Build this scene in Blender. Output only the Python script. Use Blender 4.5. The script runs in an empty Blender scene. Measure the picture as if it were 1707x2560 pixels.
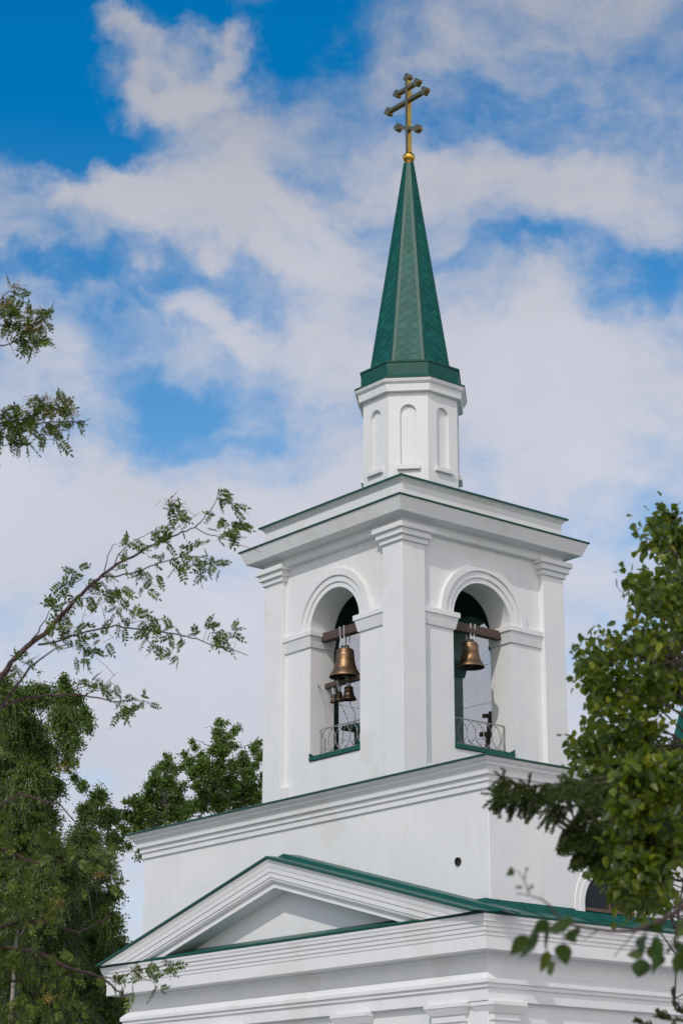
import bpy, bmesh, math, random
import numpy as np
from mathutils import Vector, Matrix
random.seed(7); rng = np.random.default_rng(11)
scene = bpy.context.scene
COL = scene.collection
R = math.radians

# ------------------------------------------------------------------ camera
CAM = np.array([33.0956, -28.9976, 1.6])
FWD = np.array([-0.73670713, 0.60077952, 0.31036522])
RGT = np.array([0.63233624, 0.77469283, 0.0013759])
UPV = np.array([0.2396111, -0.19726881, 0.9506164])
FPX = 5243.9                      # focal length in pixels of the 1707 x 2560 photograph
cam = bpy.data.cameras.new("camera"); cam_o = bpy.data.objects.new("camera", cam); COL.objects.link(cam_o)
m = Matrix(((RGT[0], UPV[0], -FWD[0], CAM[0]), (RGT[1], UPV[1], -FWD[1], CAM[1]), (RGT[2], UPV[2], -FWD[2], CAM[2]), (0, 0, 0, 1)))
cam_o.matrix_world = m
cam.sensor_fit = 'VERTICAL'; cam.sensor_height = 36.0; cam.lens = FPX / 2560 * 36.0
cam.clip_start = 0.1; cam.clip_end = 5000
cam.dof.use_dof = True; cam.dof.focus_distance = 43.0; cam.dof.aperture_fstop = 4.2
scene.camera = cam_o
scene.view_settings.view_transform = 'Standard'; scene.view_settings.look = 'None'
scene.view_settings.gamma = 1.0; scene.view_settings.exposure = -0.62

# ------------------------------------------------------------------ world: sky and clouds
SUN = Vector((0.5, -1.0, 1.05)).normalized()
sun_el = math.asin(SUN.z); sun_az = math.atan2(SUN.x, SUN.y)      # clockwise from +Y
world = bpy.data.worlds.new("World"); scene.world = world; world.use_nodes = True
wt = world.node_tree; wn = wt.nodes; wl = wt.links; wn.clear()
def N(t, typ, **kw):
    n = t.nodes.new(typ)
    for k, v in kw.items():
        setattr(n, k, v)
    return n
def math_node(t, op, a, b=None, c=None, clamp=False):
    n = t.nodes.new('ShaderNodeMath'); n.operation = op; n.use_clamp = clamp
    for i, x in enumerate((a, b, c)):
        if x is None: continue
        if isinstance(x, (int, float)): n.inputs[i].default_value = x
        else: t.links.new(x, n.inputs[i])
    return n.outputs[0]
M_ = lambda *a, **k: math_node(wt, *a, **k)
tc = N(wt, 'ShaderNodeTexCoord')
sep = N(wt, 'ShaderNodeSeparateXYZ'); wl.new(tc.outputs['Generated'], sep.inputs[0])
# azimuth relative to north-west, and elevation, in radians
AZ0 = math.atan2(FWD[1], FWD[0])
ca, sa = math.cos(AZ0), math.sin(AZ0)
fx = M_('ADD', M_('MULTIPLY', sep.outputs[0], ca), M_('MULTIPLY', sep.outputs[1], sa))
fy = M_('ADD', M_('MULTIPLY', sep.outputs[0], sa), M_('MULTIPLY', sep.outputs[1], -ca))
az = M_('ARCTAN2', fy, fx); el = M_('ARCSINE', sep.outputs[2])
comb = N(wt, 'ShaderNodeCombineXYZ'); wl.new(az, comb.inputs[0]); wl.new(el, comb.inputs[1])
def noise(vec, scale, detail, rough, dist=0.0, off=(0, 0, 0), sc=(1, 1, 1)):
    mp = N(wt, 'ShaderNodeMapping'); mp.inputs['Location'].default_value = off; mp.inputs['Scale'].default_value = sc
    wl.new(vec, mp.inputs[0])
    n = N(wt, 'ShaderNodeTexNoise'); n.inputs['Scale'].default_value = scale; n.inputs['Detail'].default_value = detail
    n.inputs['Roughness'].default_value = rough; n.inputs['Distortion'].default_value = dist
    wl.new(mp.outputs[0], n.inputs['Vector']); return n
warp = noise(comb.outputs[0], 13.0, 5, 0.55, off=(3.1, 1.7, 0))
wsub = N(wt, 'ShaderNodeVectorMath', operation='MULTIPLY_ADD')
wl.new(warp.outputs['Color'], wsub.inputs[0]); wsub.inputs[1].default_value = (0.13, 0.10, 0); wsub.inputs[2].default_value = (-0.065, -0.05, 0)
wadd = N(wt, 'ShaderNodeVectorMath', operation='ADD'); wl.new(comb.outputs[0], wadd.inputs[0]); wl.new(wsub.outputs[0], wadd.inputs[1])
PV = wadd.outputs[0]
wad2 = N(wt, 'ShaderNodeVectorMath', operation='MULTIPLY_ADD'); wl.new(wsub.outputs[0], wad2.inputs[0]); wad2.inputs[1].default_value = (0.35, 0.35, 0); wl.new(comb.outputs[0], wad2.inputs[2])
PN = wad2.outputs[0]
def azel(px, py):                 # photograph pixel (1568-wide view) to the direction it sees
    x = px * 1707 / 1568; y = py * 1707 / 1568
    d = FWD + RGT * (x - 853.5) / FPX - UPV * (y - 1280) / FPX; d /= np.linalg.norm(d)
    f_ = d[0] * ca + d[1] * sa; g_ = d[0] * sa - d[1] * ca
    return math.atan2(g_, f_), math.asin(d[2])
BL = [  # x, y, rx, ry, rotation, strength: minus = clear sky, plus = cloud
 (20, 170, 270, 330, 0, -1.1), (230, 320, 190, 100, -10, -0.85), (170, 390, 90, 60, 20, -0.5), (690, 130, 150, 150, 20, -0.62),
 (420, 20, 280, 75, 0, -0.8), (150, 650, 280, 55, -6, -0.6), (560, 540, 300, 36, 8, -0.25), (415, 890, 115, 80, -25, -0.48), (500, 960, 130, 35, -25, -0.22),
 (330, 820, 120, 60, 0, -0.25), (600, 720, 150, 40, 20, -0.2), (1180, 590, 330, 40, 0, -0.34), (1530, 640, 160, 95, -35, -0.5),
 (1080, 210, 260, 110, 10, -0.28), (1030, 270, 120, 60, 0, -0.2), (1450, 1500, 110, 60, 0, -0.42), (1345, 1670, 60, 90, 0, -0.45),
 (1500, 1220, 150, 80, 0, -0.3), (850, 520, 130, 60, 0, -0.35), (1150, 1560, 80, 160, 0, -0.4), (310, 2080, 60, 60, 0, -0.15),
 (390, 225, 280, 60, -8, 0.42), (420, 500, 420, 90, 4, 0.4), (700, 620, 260, 50, 10, 0.2), (520, 110, 120, 60, -30, 0.35), (290, 110, 110, 50, 0, 0.35), (130, 420, 160, 70, -25, 0.35),
 (500, 480, 520, 110, 8, 0.45), (1250, 430, 420, 110, 5, 0.5), (1250, 860, 420, 220, 0, 0.55), (450, 700, 330, 40, 12, 0.4),
 (750, 830, 260, 160, 30, 0.35), (300, 1150, 700, 150, 0, 0.7), (700, 1700, 900, 500, 0, 0.6), (1250, 60, 400, 120, 0, 0.12), (80, 870, 150, 110, 0, 0.3)]
acc = None
PXR = 1.0 / (FPX * 1568 / 1707)
for (x, y, rx, ry, rot, s) in BL:
    a_, e_ = azel(x, y)
    mp = N(wt, 'ShaderNodeMapping', vector_type='TEXTURE')
    mp.inputs['Location'].default_value = (a_, e_, 0); mp.inputs['Rotation'].default_value = (0, 0, R(-rot))
    mp.inputs['Scale'].default_value = (rx * PXR * 1.35, ry * PXR * 1.35, 1)
    wl.new(PV, mp.inputs[0])
    ln = N(wt, 'ShaderNodeVectorMath', operation='LENGTH'); wl.new(mp.outputs[0], ln.inputs[0])
    mr = N(wt, 'ShaderNodeMapRange', interpolation_type='SMOOTHSTEP')
    mr.inputs['From Min'].default_value = 0.1; mr.inputs['From Max'].default_value = 1.0
    mr.inputs['To Min'].default_value = s; mr.inputs['To Max'].default_value = 0.0
    wl.new(ln.outputs['Value'], mr.inputs['Value'])
    acc = mr.outputs[0] if acc is None else M_('ADD', acc, mr.outputs[0])
big = noise(PN, 5.0, 8, 0.62, off=(0.4, 0.9, 0), sc=(1, 1.7, 1))
fine = noise(PN, 21.0, 9, 0.63, dist=0.0, off=(5.4, 2.9, 0), sc=(1, 1.5, 1))
cov = M_('ADD', M_('ADD', acc, 0.63), M_('ADD', M_('MULTIPLY', M_('SUBTRACT', big.outputs['Fac'], 0.5), 1.25), M_('MULTIPLY', M_('SUBTRACT', fine.outputs['Fac'], 0.5), 1.4)))
# more cloud towards the horizon
cov = M_('ADD', cov, M_('MULTIPLY', M_('SUBTRACT', 0.42, el), 0.55))
cov = M_('ADD', cov, M_('MAXIMUM', M_('MULTIPLY', M_('SUBTRACT', -0.25, M_('MULTIPLY', fx, 1.0)), 0.8), 0.0))   # unseen cloud added behind the viewer, takes blue off the walls
mask = N(wt, 'ShaderNodeMapRange', interpolation_type='SMOOTHSTEP')
mask.inputs['From Min'].default_value = -0.02; mask.inputs['From Max'].default_value = 1.12
wl.new(cov, mask.inputs['Value'])
sky = N(wt, 'ShaderNodeTexSky', sky_type='NISHITA'); sky.sun_disc = False
sky.sun_elevation = sun_el; sky.sun_rotation = sun_az; sky.air_density = 1.0; sky.dust_density = 0.3; sky.ozone_density = 3.0; sky.altitude = 200
tint = N(wt, 'ShaderNodeMix', data_type='RGBA', blend_type='MULTIPLY'); tint.inputs[0].default_value = 1.0
tl = N(wt, 'ShaderNodeMapRange'); tl.inputs['From Min'].default_value = 0.22; tl.inputs['From Max'].default_value = 0.50; wl.new(el, tl.inputs['Value'])
tcx = N(wt, 'ShaderNodeMix', data_type='RGBA'); wl.new(tl.outputs[0], tcx.inputs[0]); tcx.inputs[6].default_value = (1.7, 1.9, 1.8, 1); tcx.inputs[7].default_value = (0.0, 1.2, 1.75, 1)
wl.new(tcx.outputs[2], tint.inputs[7]); wl.new(sky.outputs[0], tint.inputs[6])
# cloud colour in the same units as the sky (the background strength below is 0.1)
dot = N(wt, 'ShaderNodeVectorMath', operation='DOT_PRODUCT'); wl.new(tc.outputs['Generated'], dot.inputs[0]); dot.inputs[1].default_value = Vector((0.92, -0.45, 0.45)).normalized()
fill_glow = M_('POWER', M_('MAXIMUM', dot.outputs['Value'], 0.0), 2.0)      # unseen cloud glow, added off the sun's direction to brighten the right walls
shade = noise(PN, 8.0, 6, 0.55, off=(9.2, 4.4, 0), sc=(1, 1.6, 1))
hi = N(wt, 'ShaderNodeMapRange', interpolation_type='SMOOTHSTEP'); hi.inputs['From Min'].default_value = 0.30; hi.inputs['From Max'].default_value = 0.60; hi.inputs['To Min'].default_value = 6.5; hi.inputs['To Max'].default_value = 4.5; wl.new(el, hi.inputs['Value'])
lum = M_('ADD', M_('ADD', hi.outputs[0], M_('MULTIPLY', fill_glow, 9.0)), M_('MULTIPLY', M_('SUBTRACT', shade.outputs['Fac'], 0.5), 1.6))
ccol = N(wt, 'ShaderNodeMix', data_type='RGBA'); wl.new(mask.outputs[0], ccol.inputs[0])
ccol.inputs[6].default_value = (0.92, 1.05, 1.30, 1); ccol.inputs[7].default_value = (1.10, 1.13, 1.29, 1)
warm = N(wt, 'ShaderNodeMix', data_type='RGBA'); wl.new(fill_glow, warm.inputs[0]); wl.new(ccol.outputs[2], warm.inputs[6]); warm.inputs[7].default_value = (1.16, 1.03, 0.94, 1)
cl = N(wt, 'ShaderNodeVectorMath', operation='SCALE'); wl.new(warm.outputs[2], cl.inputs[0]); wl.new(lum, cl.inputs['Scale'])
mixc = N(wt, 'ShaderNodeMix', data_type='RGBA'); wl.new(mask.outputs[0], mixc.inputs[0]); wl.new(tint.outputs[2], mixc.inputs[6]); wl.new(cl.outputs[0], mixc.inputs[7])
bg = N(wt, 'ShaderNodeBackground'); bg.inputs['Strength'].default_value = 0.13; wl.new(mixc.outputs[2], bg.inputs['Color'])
wo = N(wt, 'ShaderNodeOutputWorld'); wl.new(bg.outputs[0], wo.inputs['Surface'])
try: world.cycles.sampling_method = 'MANUAL'; world.cycles.sample_map_resolution = 512
except Exception: pass
sl = bpy.data.lights.new("sun", 'SUN'); sl.energy = 2.8; sl.angle = R(0.9); sl.color = (1.0, 0.94, 0.84)
so = bpy.data.objects.new("sun", sl); COL.objects.link(so); so.rotation_euler = SUN.to_track_quat('Z', 'Y').to_euler(); so.location = (20, -40, 60)

# ------------------------------------------------------------------ materials
def principled(name, color, rough=0.6, metal=0.0, spec=0.5):
    mt = bpy.data.materials.new(name); mt.use_nodes = True
    b = mt.node_tree.nodes['Principled BSDF']
    b.inputs['Base Color'].default_value = (*color, 1); b.inputs['Roughness'].default_value = rough
    b.inputs['Metallic'].default_value = metal; b.inputs['Specular IOR Level'].default_value = spec
    return mt, mt.node_tree, b
def mottled(name, stops, scale=3.0, rough=0.6, metal=0.0, spec=0.5, bump=0.0, bscale=40, detail=6, island=0.0, rvar=0.0):
    mt, t, b = principled(name, stops[0][1], rough, metal, spec)
    g = N(t, 'ShaderNodeTexCoord'); n = N(t, 'ShaderNodeTexNoise'); n.inputs['Scale'].default_value = scale; n.inputs['Detail'].default_value = detail
    n.inputs['Roughness'].default_value = 0.6
    t.links.new(g.outputs['Object'], n.inputs['Vector'])
    cr = N(t, 'ShaderNodeValToRGB'); e = cr.color_ramp.elements
    e[0].position = stops[0][0]; e[0].color = (*stops[0][1], 1); e[1].position = stops[-1][0]; e[1].color = (*stops[-1][1], 1)
    for p, c in stops[1:-1]:
        q = e.new(p); q.color = (*c, 1)
    fac = n.outputs['Fac']
    if island:
        gi = N(t, 'ShaderNodeNewGeometry')
        fac = math_node(t, 'ADD', math_node(t, 'MULTIPLY', fac, 1 - island), math_node(t, 'MULTIPLY', gi.outputs['Random Per Island'], island))
    t.links.new(fac, cr.inputs[0]); t.links.new(cr.outputs[0], b.inputs['Base Color'])
    if rvar:
        t.links.new(math_node(t, 'ADD', math_node(t, 'MULTIPLY', n.outputs['Fac'], rvar), rough - rvar / 2), b.inputs['Roughness'])
    if bump:
        n2 = N(t, 'ShaderNodeTexNoise'); n2.inputs['Scale'].default_value = bscale; n2.inputs['Detail'].default_value = 5
        t.links.new(g.outputs['Object'], n2.inputs['Vector'])
        bp = N(t, 'ShaderNodeBump'); bp.inputs['Strength'].default_value = 1.0; bp.inputs['Distance'].default_value = bump
        t.links.new(n2.outputs['Fac'], bp.inputs['Height']); t.links.new(bp.outputs[0], b.inputs['Normal'])
    return mt
def plaster_material():
    mt, t, b = principled('white_plaster', (0.8, 0.8, 0.8), 0.75, 0, 0.25)
    g = N(t, 'ShaderNodeNewGeometry')
    def nz(scale, detail, sc=(1, 1, 1), off=(0, 0, 0), rough=0.6):
        mp = N(t, 'ShaderNodeMapping'); mp.inputs['Scale'].default_value = sc; mp.inputs['Location'].default_value = off
        t.links.new(g.outputs['Position'], mp.inputs[0])
        n = N(t, 'ShaderNodeTexNoise'); n.inputs['Scale'].default_value = scale; n.inputs['Detail'].default_value = detail; n.inputs['Roughness'].default_value = rough
        t.links.new(mp.outputs[0], n.inputs['Vector']); return n.outputs['Fac']
    def mixc(f, a, c):
        mx = N(t, 'ShaderNodeMix', data_type='RGBA'); t.links.new(f, mx.inputs[0])
        for i, v in ((6, a), (7, c)):
            if isinstance(v, tuple): mx.inputs[i].default_value = (*v, 1)
            else: t.links.new(v, mx.inputs[i])
        return mx.outputs[2]
    def rng_(f, a, c, lo=0.0, hi=1.0):
        mr = N(t, 'ShaderNodeMapRange', interpolation_type='SMOOTHSTEP'); t.links.new(f, mr.inputs[0])
        mr.inputs['From Min'].default_value = a; mr.inputs['From Max'].default_value = c; mr.inputs['To Min'].default_value = lo; mr.inputs['To Max'].default_value = hi
        return mr.outputs[0]
    c = mixc(rng_(nz(0.9, 5), 0.3, 0.7), (0.745, 0.755, 0.78), (0.79, 0.795, 0.81))
    # patches of repaired, slightly yellower plaster with firm outlines
    c = mixc(rng_(nz(0.55, 4, off=(3.3, 8.1, 2.6)), 0.60, 0.63, 0, 0.6), c, (0.72, 0.705, 0.685))
    c = mixc(rng_(nz(1.3, 5, off=(1.3, 4.1, 7.7)), 0.66, 0.68, 0, 0.5), c, (0.80, 0.785, 0.75))
    # thin rain streaks and specks
    c = mixc(rng_(nz(7, 4, sc=(1, 1, 0.08)), 0.54, 0.78, 0, 0.24), c, (0.58, 0.575, 0.56))
    c = mixc(rng_(nz(30, 2), 0.76, 0.80, 0, 0.35), c, (0.45, 0.44, 0.41))
    t.links.new(c, b.inputs['Base Color'])
    bp = N(t, 'ShaderNodeBump'); bp.inputs['Strength'].default_value = 0.55; bp.inputs['Distance'].default_value = 0.006
    hs = math_node(t, 'ADD', math_node(t, 'MULTIPLY', nz(5, 3), 2.0), nz(45, 4))
    t.links.new(hs, bp.inputs['Height']); t.links.new(bp.outputs[0], b.inputs['Normal'])
    return mt
PLASTER = plaster_material()
GREEN = mottled('green_roof_paint', [(0.3, (0.002, 0.066, 0.052)), (0.7, (0.004, 0.092, 0.070))], 2.5, 0.40, 0, 0.34, bump=0.004, bscale=3, rvar=0.15)
SCALE = mottled('green_shingle_paint', [(0.25, (0.002, 0.072, 0.060)), (0.75, (0.006, 0.112, 0.092))], 2.0, 0.46, 0, 0.26, bump=0.004, bscale=5, island=0.5, rvar=0.12)
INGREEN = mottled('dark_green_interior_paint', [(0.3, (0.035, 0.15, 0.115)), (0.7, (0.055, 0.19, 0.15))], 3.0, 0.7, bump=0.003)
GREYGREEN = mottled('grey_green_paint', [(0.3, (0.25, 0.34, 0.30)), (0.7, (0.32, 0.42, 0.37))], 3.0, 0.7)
GOLD = mottled('gold_leaf', [(0.3, (0.66, 0.38, 0.06)), (0.7, (0.85, 0.53, 0.11))], 6.0, 0.24, 1.0, 0.5, bump=0.003, bscale=8)
DULLGOLD = mottled('dull_gold', [(0.3, (0.26, 0.17, 0.05)), (0.7, (0.40, 0.27, 0.09))], 6.0, 0.35, 1.0, 0.5, bump=0.003, bscale=8)  # duller, darker gold for the sides of the cross arms
CROSSFACE = mottled('dull_cross_face', [(0.3, (0.09, 0.095, 0.07)), (0.7, (0.13, 0.13, 0.10))], 3.0, 0.42, 0.25, 0.5, bump=0.002, bscale=9)
BRONZE = mottled('bell_bronze', [(0.3, (0.17, 0.105, 0.06)), (0.7, (0.29, 0.185, 0.105))], 5.0, 0.44, 0.9, 0.5, bump=0.0015, bscale=30, rvar=0.2)
DARKBRONZE = mottled('old_bronze', [(0.3, (0.06, 0.038, 0.028)), (0.7, (0.12, 0.078, 0.05))], 9.0, 0.42, 0.9, 0.5, bump=0.0015, bscale=30)
INSIDE = mottled('bell_inside', [(0.3, (0.02, 0.015, 0.01)), (0.7, (0.04, 0.03, 0.02))], 9.0, 0.7)
def wood_material(name, a, c):
    mt, t, b = principled(name, a, 0.72)
    g = N(t, 'ShaderNodeTexCoord'); mp = N(t, 'ShaderNodeMapping'); mp.inputs['Scale'].default_value = (2, 22, 22)
    t.links.new(g.outputs['Generated'], mp.inputs[0])
    n = N(t, 'ShaderNodeTexNoise'); n.inputs['Scale'].default_value = 1.6; n.inputs['Detail'].default_value = 7; t.links.new(mp.outputs[0], n.inputs['Vector'])
    cr = N(t, 'ShaderNodeValToRGB'); cr.color_ramp.elements[0].position = 0.3; cr.color_ramp.elements[1].position = 0.72
    cr.color_ramp.elements[0].color = (*a, 1); cr.color_ramp.elements[1].color = (*c, 1)
    t.links.new(n.outputs['Fac'], cr.inputs[0]); t.links.new(cr.outputs[0], b.inputs['Base Color'])
    bp = N(t, 'ShaderNodeBump'); bp.inputs['Distance'].default_value = 0.006; t.links.new(n.outputs['Fac'], bp.inputs['Height']); t.links.new(bp.outputs[0], b.inputs['Normal'])
    return mt
WOOD = wood_material('weathered_brown_timber', (0.045, 0.026, 0.022), (0.13, 0.085, 0.07))
STEEL = mottled('white_painted_steel', [(0.3, (0.58, 0.60, 0.63)), (0.7, (0.70, 0.71, 0.73))], 8.0, 0.45)
RAIL = mottled('rail_steel', [(0.3, (0.20, 0.20, 0.20)), (0.62, (0.30, 0.30, 0.29)), (0.72, (0.25, 0.15, 0.10))], 14.0, 0.45, 0.2)
NETM = mottled('net_wire', [(0.3, (0.03, 0.045, 0.045)), (0.7, (0.06, 0.075, 0.07))], 9.0, 0.6)
IRON = mottled('dark_iron', [(0.3, (0.05, 0.04, 0.04)), (0.7, (0.10, 0.08, 0.07))], 9.0, 0.6)
GLASS, _, gb = principled('dark_window_glass', (0.008, 0.010, 0.012), 0.25, 0, 0.25)
FRAMEW = mottled('brown_window_frame', [(0.3, (0.10, 0.05, 0.04)), (0.7, (0.16, 0.09, 0.07))], 9.0, 0.6)
DARKHOLE, _, _ = principled('dark_vent_hole', (0.02, 0.02, 0.02), 0.8)  # dark colour stands for the shade inside the vent hole
GROUNDM = mottled('pale_paving', [(0.3, (0.28, 0.27, 0.25)), (0.7, (0.38, 0.37, 0.34))], 0.4, 0.9, bump=0.01, bscale=6)
GRASSM = mottled('grass_ground', [(0.3, (0.05, 0.09, 0.03)), (0.7, (0.10, 0.14, 0.05))], 0.8, 0.95, bump=0.05, bscale=5)
BIRCHBARK = mottled('birch_bark', [(0.35, (0.10, 0.09, 0.08)), (0.5, (0.36, 0.32, 0.28)), (0.8, (0.50, 0.45, 0.40))], 7.0, 0.8)
BARK = mottled('brown_bark', [(0.3, (0.045, 0.03, 0.028)), (0.7, (0.10, 0.07, 0.06))], 12.0, 0.85, bump=0.004)
REDBARK = mottled('dark_reddish_bark', [(0.3, (0.035, 0.018, 0.02)), (0.7, (0.085, 0.05, 0.045))], 12.0, 0.7, bump=0.003)
PALEBARK = mottled('pale_grey_bark', [(0.3, (0.14, 0.12, 0.09)), (0.7, (0.25, 0.22, 0.18))], 8.0, 0.8)
def leaf_material(name, stops, rough=0.45, trans=0.35, tcol=(0.20, 0.32, 0.03)):
    mt, t, b = principled(name, stops[0][1], rough, 0, 0.4)
    gi = N(t, 'ShaderNodeNewGeometry'); cr = N(t, 'ShaderNodeValToRGB'); e = cr.color_ramp.elements
    e[0].position = stops[0][0]; e[0].color = (*stops[0][1], 1); e[1].position = stops[-1][0]; e[1].color = (*stops[-1][1], 1)
    for p, c in stops[1:-1]:
        q = e.new(p); q.color = (*c, 1)
    t.links.new(gi.outputs['Random Per Island'], cr.inputs[0]); t.links.new(cr.outputs[0], b.inputs['Base Color'])
    tr = N(t, 'ShaderNodeBsdfTranslucent'); tr.inputs[0].default_value = (*tcol, 1)
    mx = N(t, 'ShaderNodeMixShader'); mx.inputs[0].default_value = trans
    t.links.new(b.outputs[0], mx.inputs[1]); t.links.new(tr.outputs[0], mx.inputs[2])
    t.links.new(mx.outputs[0], t.nodes['Material Output'].inputs['Surface'])
    return mt
BIRCHLEAF = leaf_material('birch_leaf', [(0, (0.035, 0.080, 0.008)), (0.6, (0.078, 0.145, 0.014)), (1, (0.16, 0.24, 0.03))], 0.45, 0.3, (0.20, 0.28, 0.02))
POPLEAF = leaf_material('poplar_leaf', [(0, (0.055, 0.11, 0.013)), (0.6, (0.10, 0.18, 0.025)), (1, (0.20, 0.28, 0.07))], 0.42, 0.3, (0.20, 0.28, 0.02))
LIMELEAF = leaf_material('lime_leaf', [(0, (0.018, 0.042, 0.005)), (0.5, (0.045, 0.078, 0.008)), (0.85, (0.12, 0.155, 0.012)), (1, (0.23, 0.25, 0.022))], 0.38, 0.32, (0.28, 0.35, 0.012))
NEARLEAF = leaf_material('heart_leaf', [(0, (0.02, 0.05, 0.010)), (0.7, (0.04, 0.085, 0.014)), (1, (0.12, 0.14, 0.015))], 0.4, 0.3, (0.12, 0.20, 0.02))
ROWLEAF = leaf_material('rowan_leaf', [(0, (0.038, 0.072, 0.010)), (0.6, (0.078, 0.118, 0.014)), (1, (0.15, 0.18, 0.025))], 0.5, 0.28, (0.18, 0.26, 0.015))
FLOWER = mottled('faded_blossom', [(0.3, (0.17, 0.11, 0.03)), (0.7, (0.36, 0.25, 0.07))], 30.0, 0.8, island=0.6)
NEEDLE = leaf_material('spruce_needle', [(0, (0.02, 0.045, 0.006)), (0.6, (0.045, 0.09, 0.010)), (1, (0.12, 0.17, 0.02))], 0.5, 0.2, (0.10, 0.2, 0.02))

# ------------------------------------------------------------------ mesh helpers
def link(name, verts, faces, mat, parent=None, smooth=False, mats=None, midx=None):
    me = bpy.data.meshes.new(name); me.from_pydata([tuple(map(float, v)) for v in verts], [], faces); me.update()
    for mm in (mats or [mat]): me.materials.append(mm)
    if midx is not None: me.polygons.foreach_set('material_index', midx)
    if smooth: me.polygons.foreach_set('use_smooth', [True] * len(me.polygons))
    o = bpy.data.objects.new(name, me); COL.objects.link(o)
    if parent is not None:
        o.parent = parent
        o.matrix_parent_inverse = Matrix.Translation(-root_loc(parent))
    return o
def root_loc(o):
    v = Vector((0, 0, 0))
    while o is not None:
        v += o.location; o = o.parent
    return v
class MB:
    def __init__(s): s.v = []; s.f = []; s.m = []
    def add(s, vs, fs, mi=0):
        b = len(s.v); s.v += [tuple(p) for p in vs]; s.f += [tuple(b + i for i in f) for f in fs]; s.m += [mi] * len(fs)
    def box(s, x0, x1, y0, y1, z0, z1, mi=0):
        s.add([(x0, y0, z0), (x1, y0, z0), (x1, y1, z0), (x0, y1, z0), (x0, y0, z1), (x1, y0, z1), (x1, y1, z1), (x0, y1, z1)],
              [(0, 3, 2, 1), (4, 5, 6, 7), (0, 1, 5, 4), (1, 2, 6, 5), (2, 3, 7, 6), (3, 0, 4, 7)], mi)
    def bar(s, p, q, w, h=None, mi=0, up=(0, 0, 1)):
        p = Vector(p); q = Vector(q); h = h or w; d = (q - p).normalized(); u = Vector(up)
        if abs(d.dot(u)) > 0.95: u = Vector((1, 0, 0))
        a = d.cross(u).normalized() * w / 2; b = a.cross(d).normalized() * h / 2
        s.add([p - a - b, p + a - b, p + a + b, p - a + b, q - a - b, q + a - b, q + a + b, q - a + b],
              [(0, 1, 2, 3), (7, 6, 5, 4), (0, 4, 5, 1), (1, 5, 6, 2), (2, 6, 7, 3), (3, 7, 4, 0)], mi)
    def tube(s, pts, rads, n=6, mi=0, closed=False):
        pts = [Vector(p) for p in pts]; k = len(pts)
        if not isinstance(rads, (list, tuple)): rads = [rads] * k
        rings = []; ref = Vector((0.13, 0.31, 0.94))
        for i, p in enumerate(pts):
            d = (pts[(i + 1) % k] - pts[i - 1]) if closed else (pts[min(i + 1, k - 1)] - pts[max(i - 1, 0)])
            d = d.normalized() if d.length > 1e-9 else Vector((0, 0, 1))
            a = d.cross(ref)
            if a.length < 0.05: a = d.cross(Vector((1, 0, 0)))
            a.normalize(); b = d.cross(a)
            rings.append([p + (a * math.cos(2 * math.pi * j / n) + b * math.sin(2 * math.pi * j / n)) * rads[i] for j in range(n)])
        vs = [v for r_ in rings for v in r_]; fs = []
        for i in range(k if closed else k - 1):
            i2 = (i + 1) % k
            for j in range(n):
                fs.append((i * n + j, i * n + (j + 1) % n, i2 * n + (j + 1) % n, i2 * n + j))
        if not closed: fs += [tuple(range(n))[::-1], tuple((k - 1) * n + j for j in range(n))]
        s.add(vs, fs, mi)
    def lathe(s, prof, c, n=32, mi=0):
        vs = []; fs = []
        for (r_, z_) in prof:
            for j in range(n):
                t_ = 2 * math.pi * j / n; vs.append((c[0] + r_ * math.cos(t_), c[1] + r_ * math.sin(t_), c[2] + z_))
        for i in range(len(prof) - 1):
            for j in range(n): fs.append((i * n + j, i * n + (j + 1) % n, (i + 1) * n + (j + 1) % n, (i + 1) * n + j))
        s.add(vs, fs, mi)
    def obj(s, name, mat, parent=None, smooth=False, mats=None):
        return link(name, s.v, s.f, mat, parent, smooth, mats, s.m if mats else None)
def empty(name, loc=(0, 0, 0)):
    o = bpy.data.objects.new(name, None); o.location = loc; COL.objects.link(o); return o
def tag(o, label=None, cat=None, group=None, kind=None):
    if label: o['label'] = label
    if cat: o['category'] = cat
    if group: o['group'] = group
    if kind: o['kind'] = kind
    return o
def rect_loop(hx, hy, cx=0, cy=0): return lambda off: [(cx - hx - off, cy - hy - off), (cx + hx + off, cy - hy - off), (cx + hx + off, cy + hy + off), (cx - hx - off, cy + hy + off)]
def box_loop(x0, x1, y0, y1): return lambda off: [(x0 - off, y0 - off), (x1 + off, y0 - off), (x1 + off, y1 + off), (x0 - off, y1 + off)]
def oct_loop(): return lambda ap: [(ap / math.cos(math.pi / 8) * math.cos(R(-112.5 + 45 * k)), ap / math.cos(math.pi / 8) * math.sin(R(-112.5 + 45 * k))) for k in range(8)]
def ring(mb, loop, prof, mi=0, closed_top=False, closed_bottom=False):
    """sweep an (offset, z) profile round a closed loop with mitred corners"""
    n = len(loop(0.5)); vs = []
    for off, z_ in prof: vs += [(x, y, z_) for x, y in loop(off)]
    fs = []
    for i in range(len(prof) - 1):
        for j in range(n): fs.append((i * n + j, (i + 1) * n + j, (i + 1) * n + (j + 1) % n, i * n + (j + 1) % n))
    if closed_top: fs.append(tuple(range(n))[::-1] if prof[0][1] < prof[-1][1] else tuple(range(n)))
    if closed_bottom: fs.append(tuple((len(prof) - 1) * n + j for j in range(n))[::-1])
    mb.add(vs, fs, mi)
def bevel(o, w=0.006, seg=1):
    b = o.modifiers.new('bevel', 'BEVEL'); b.width = w; b.segments = seg; b.limit_method = 'ANGLE'; b.angle_limit = R(40)
    return o

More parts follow.
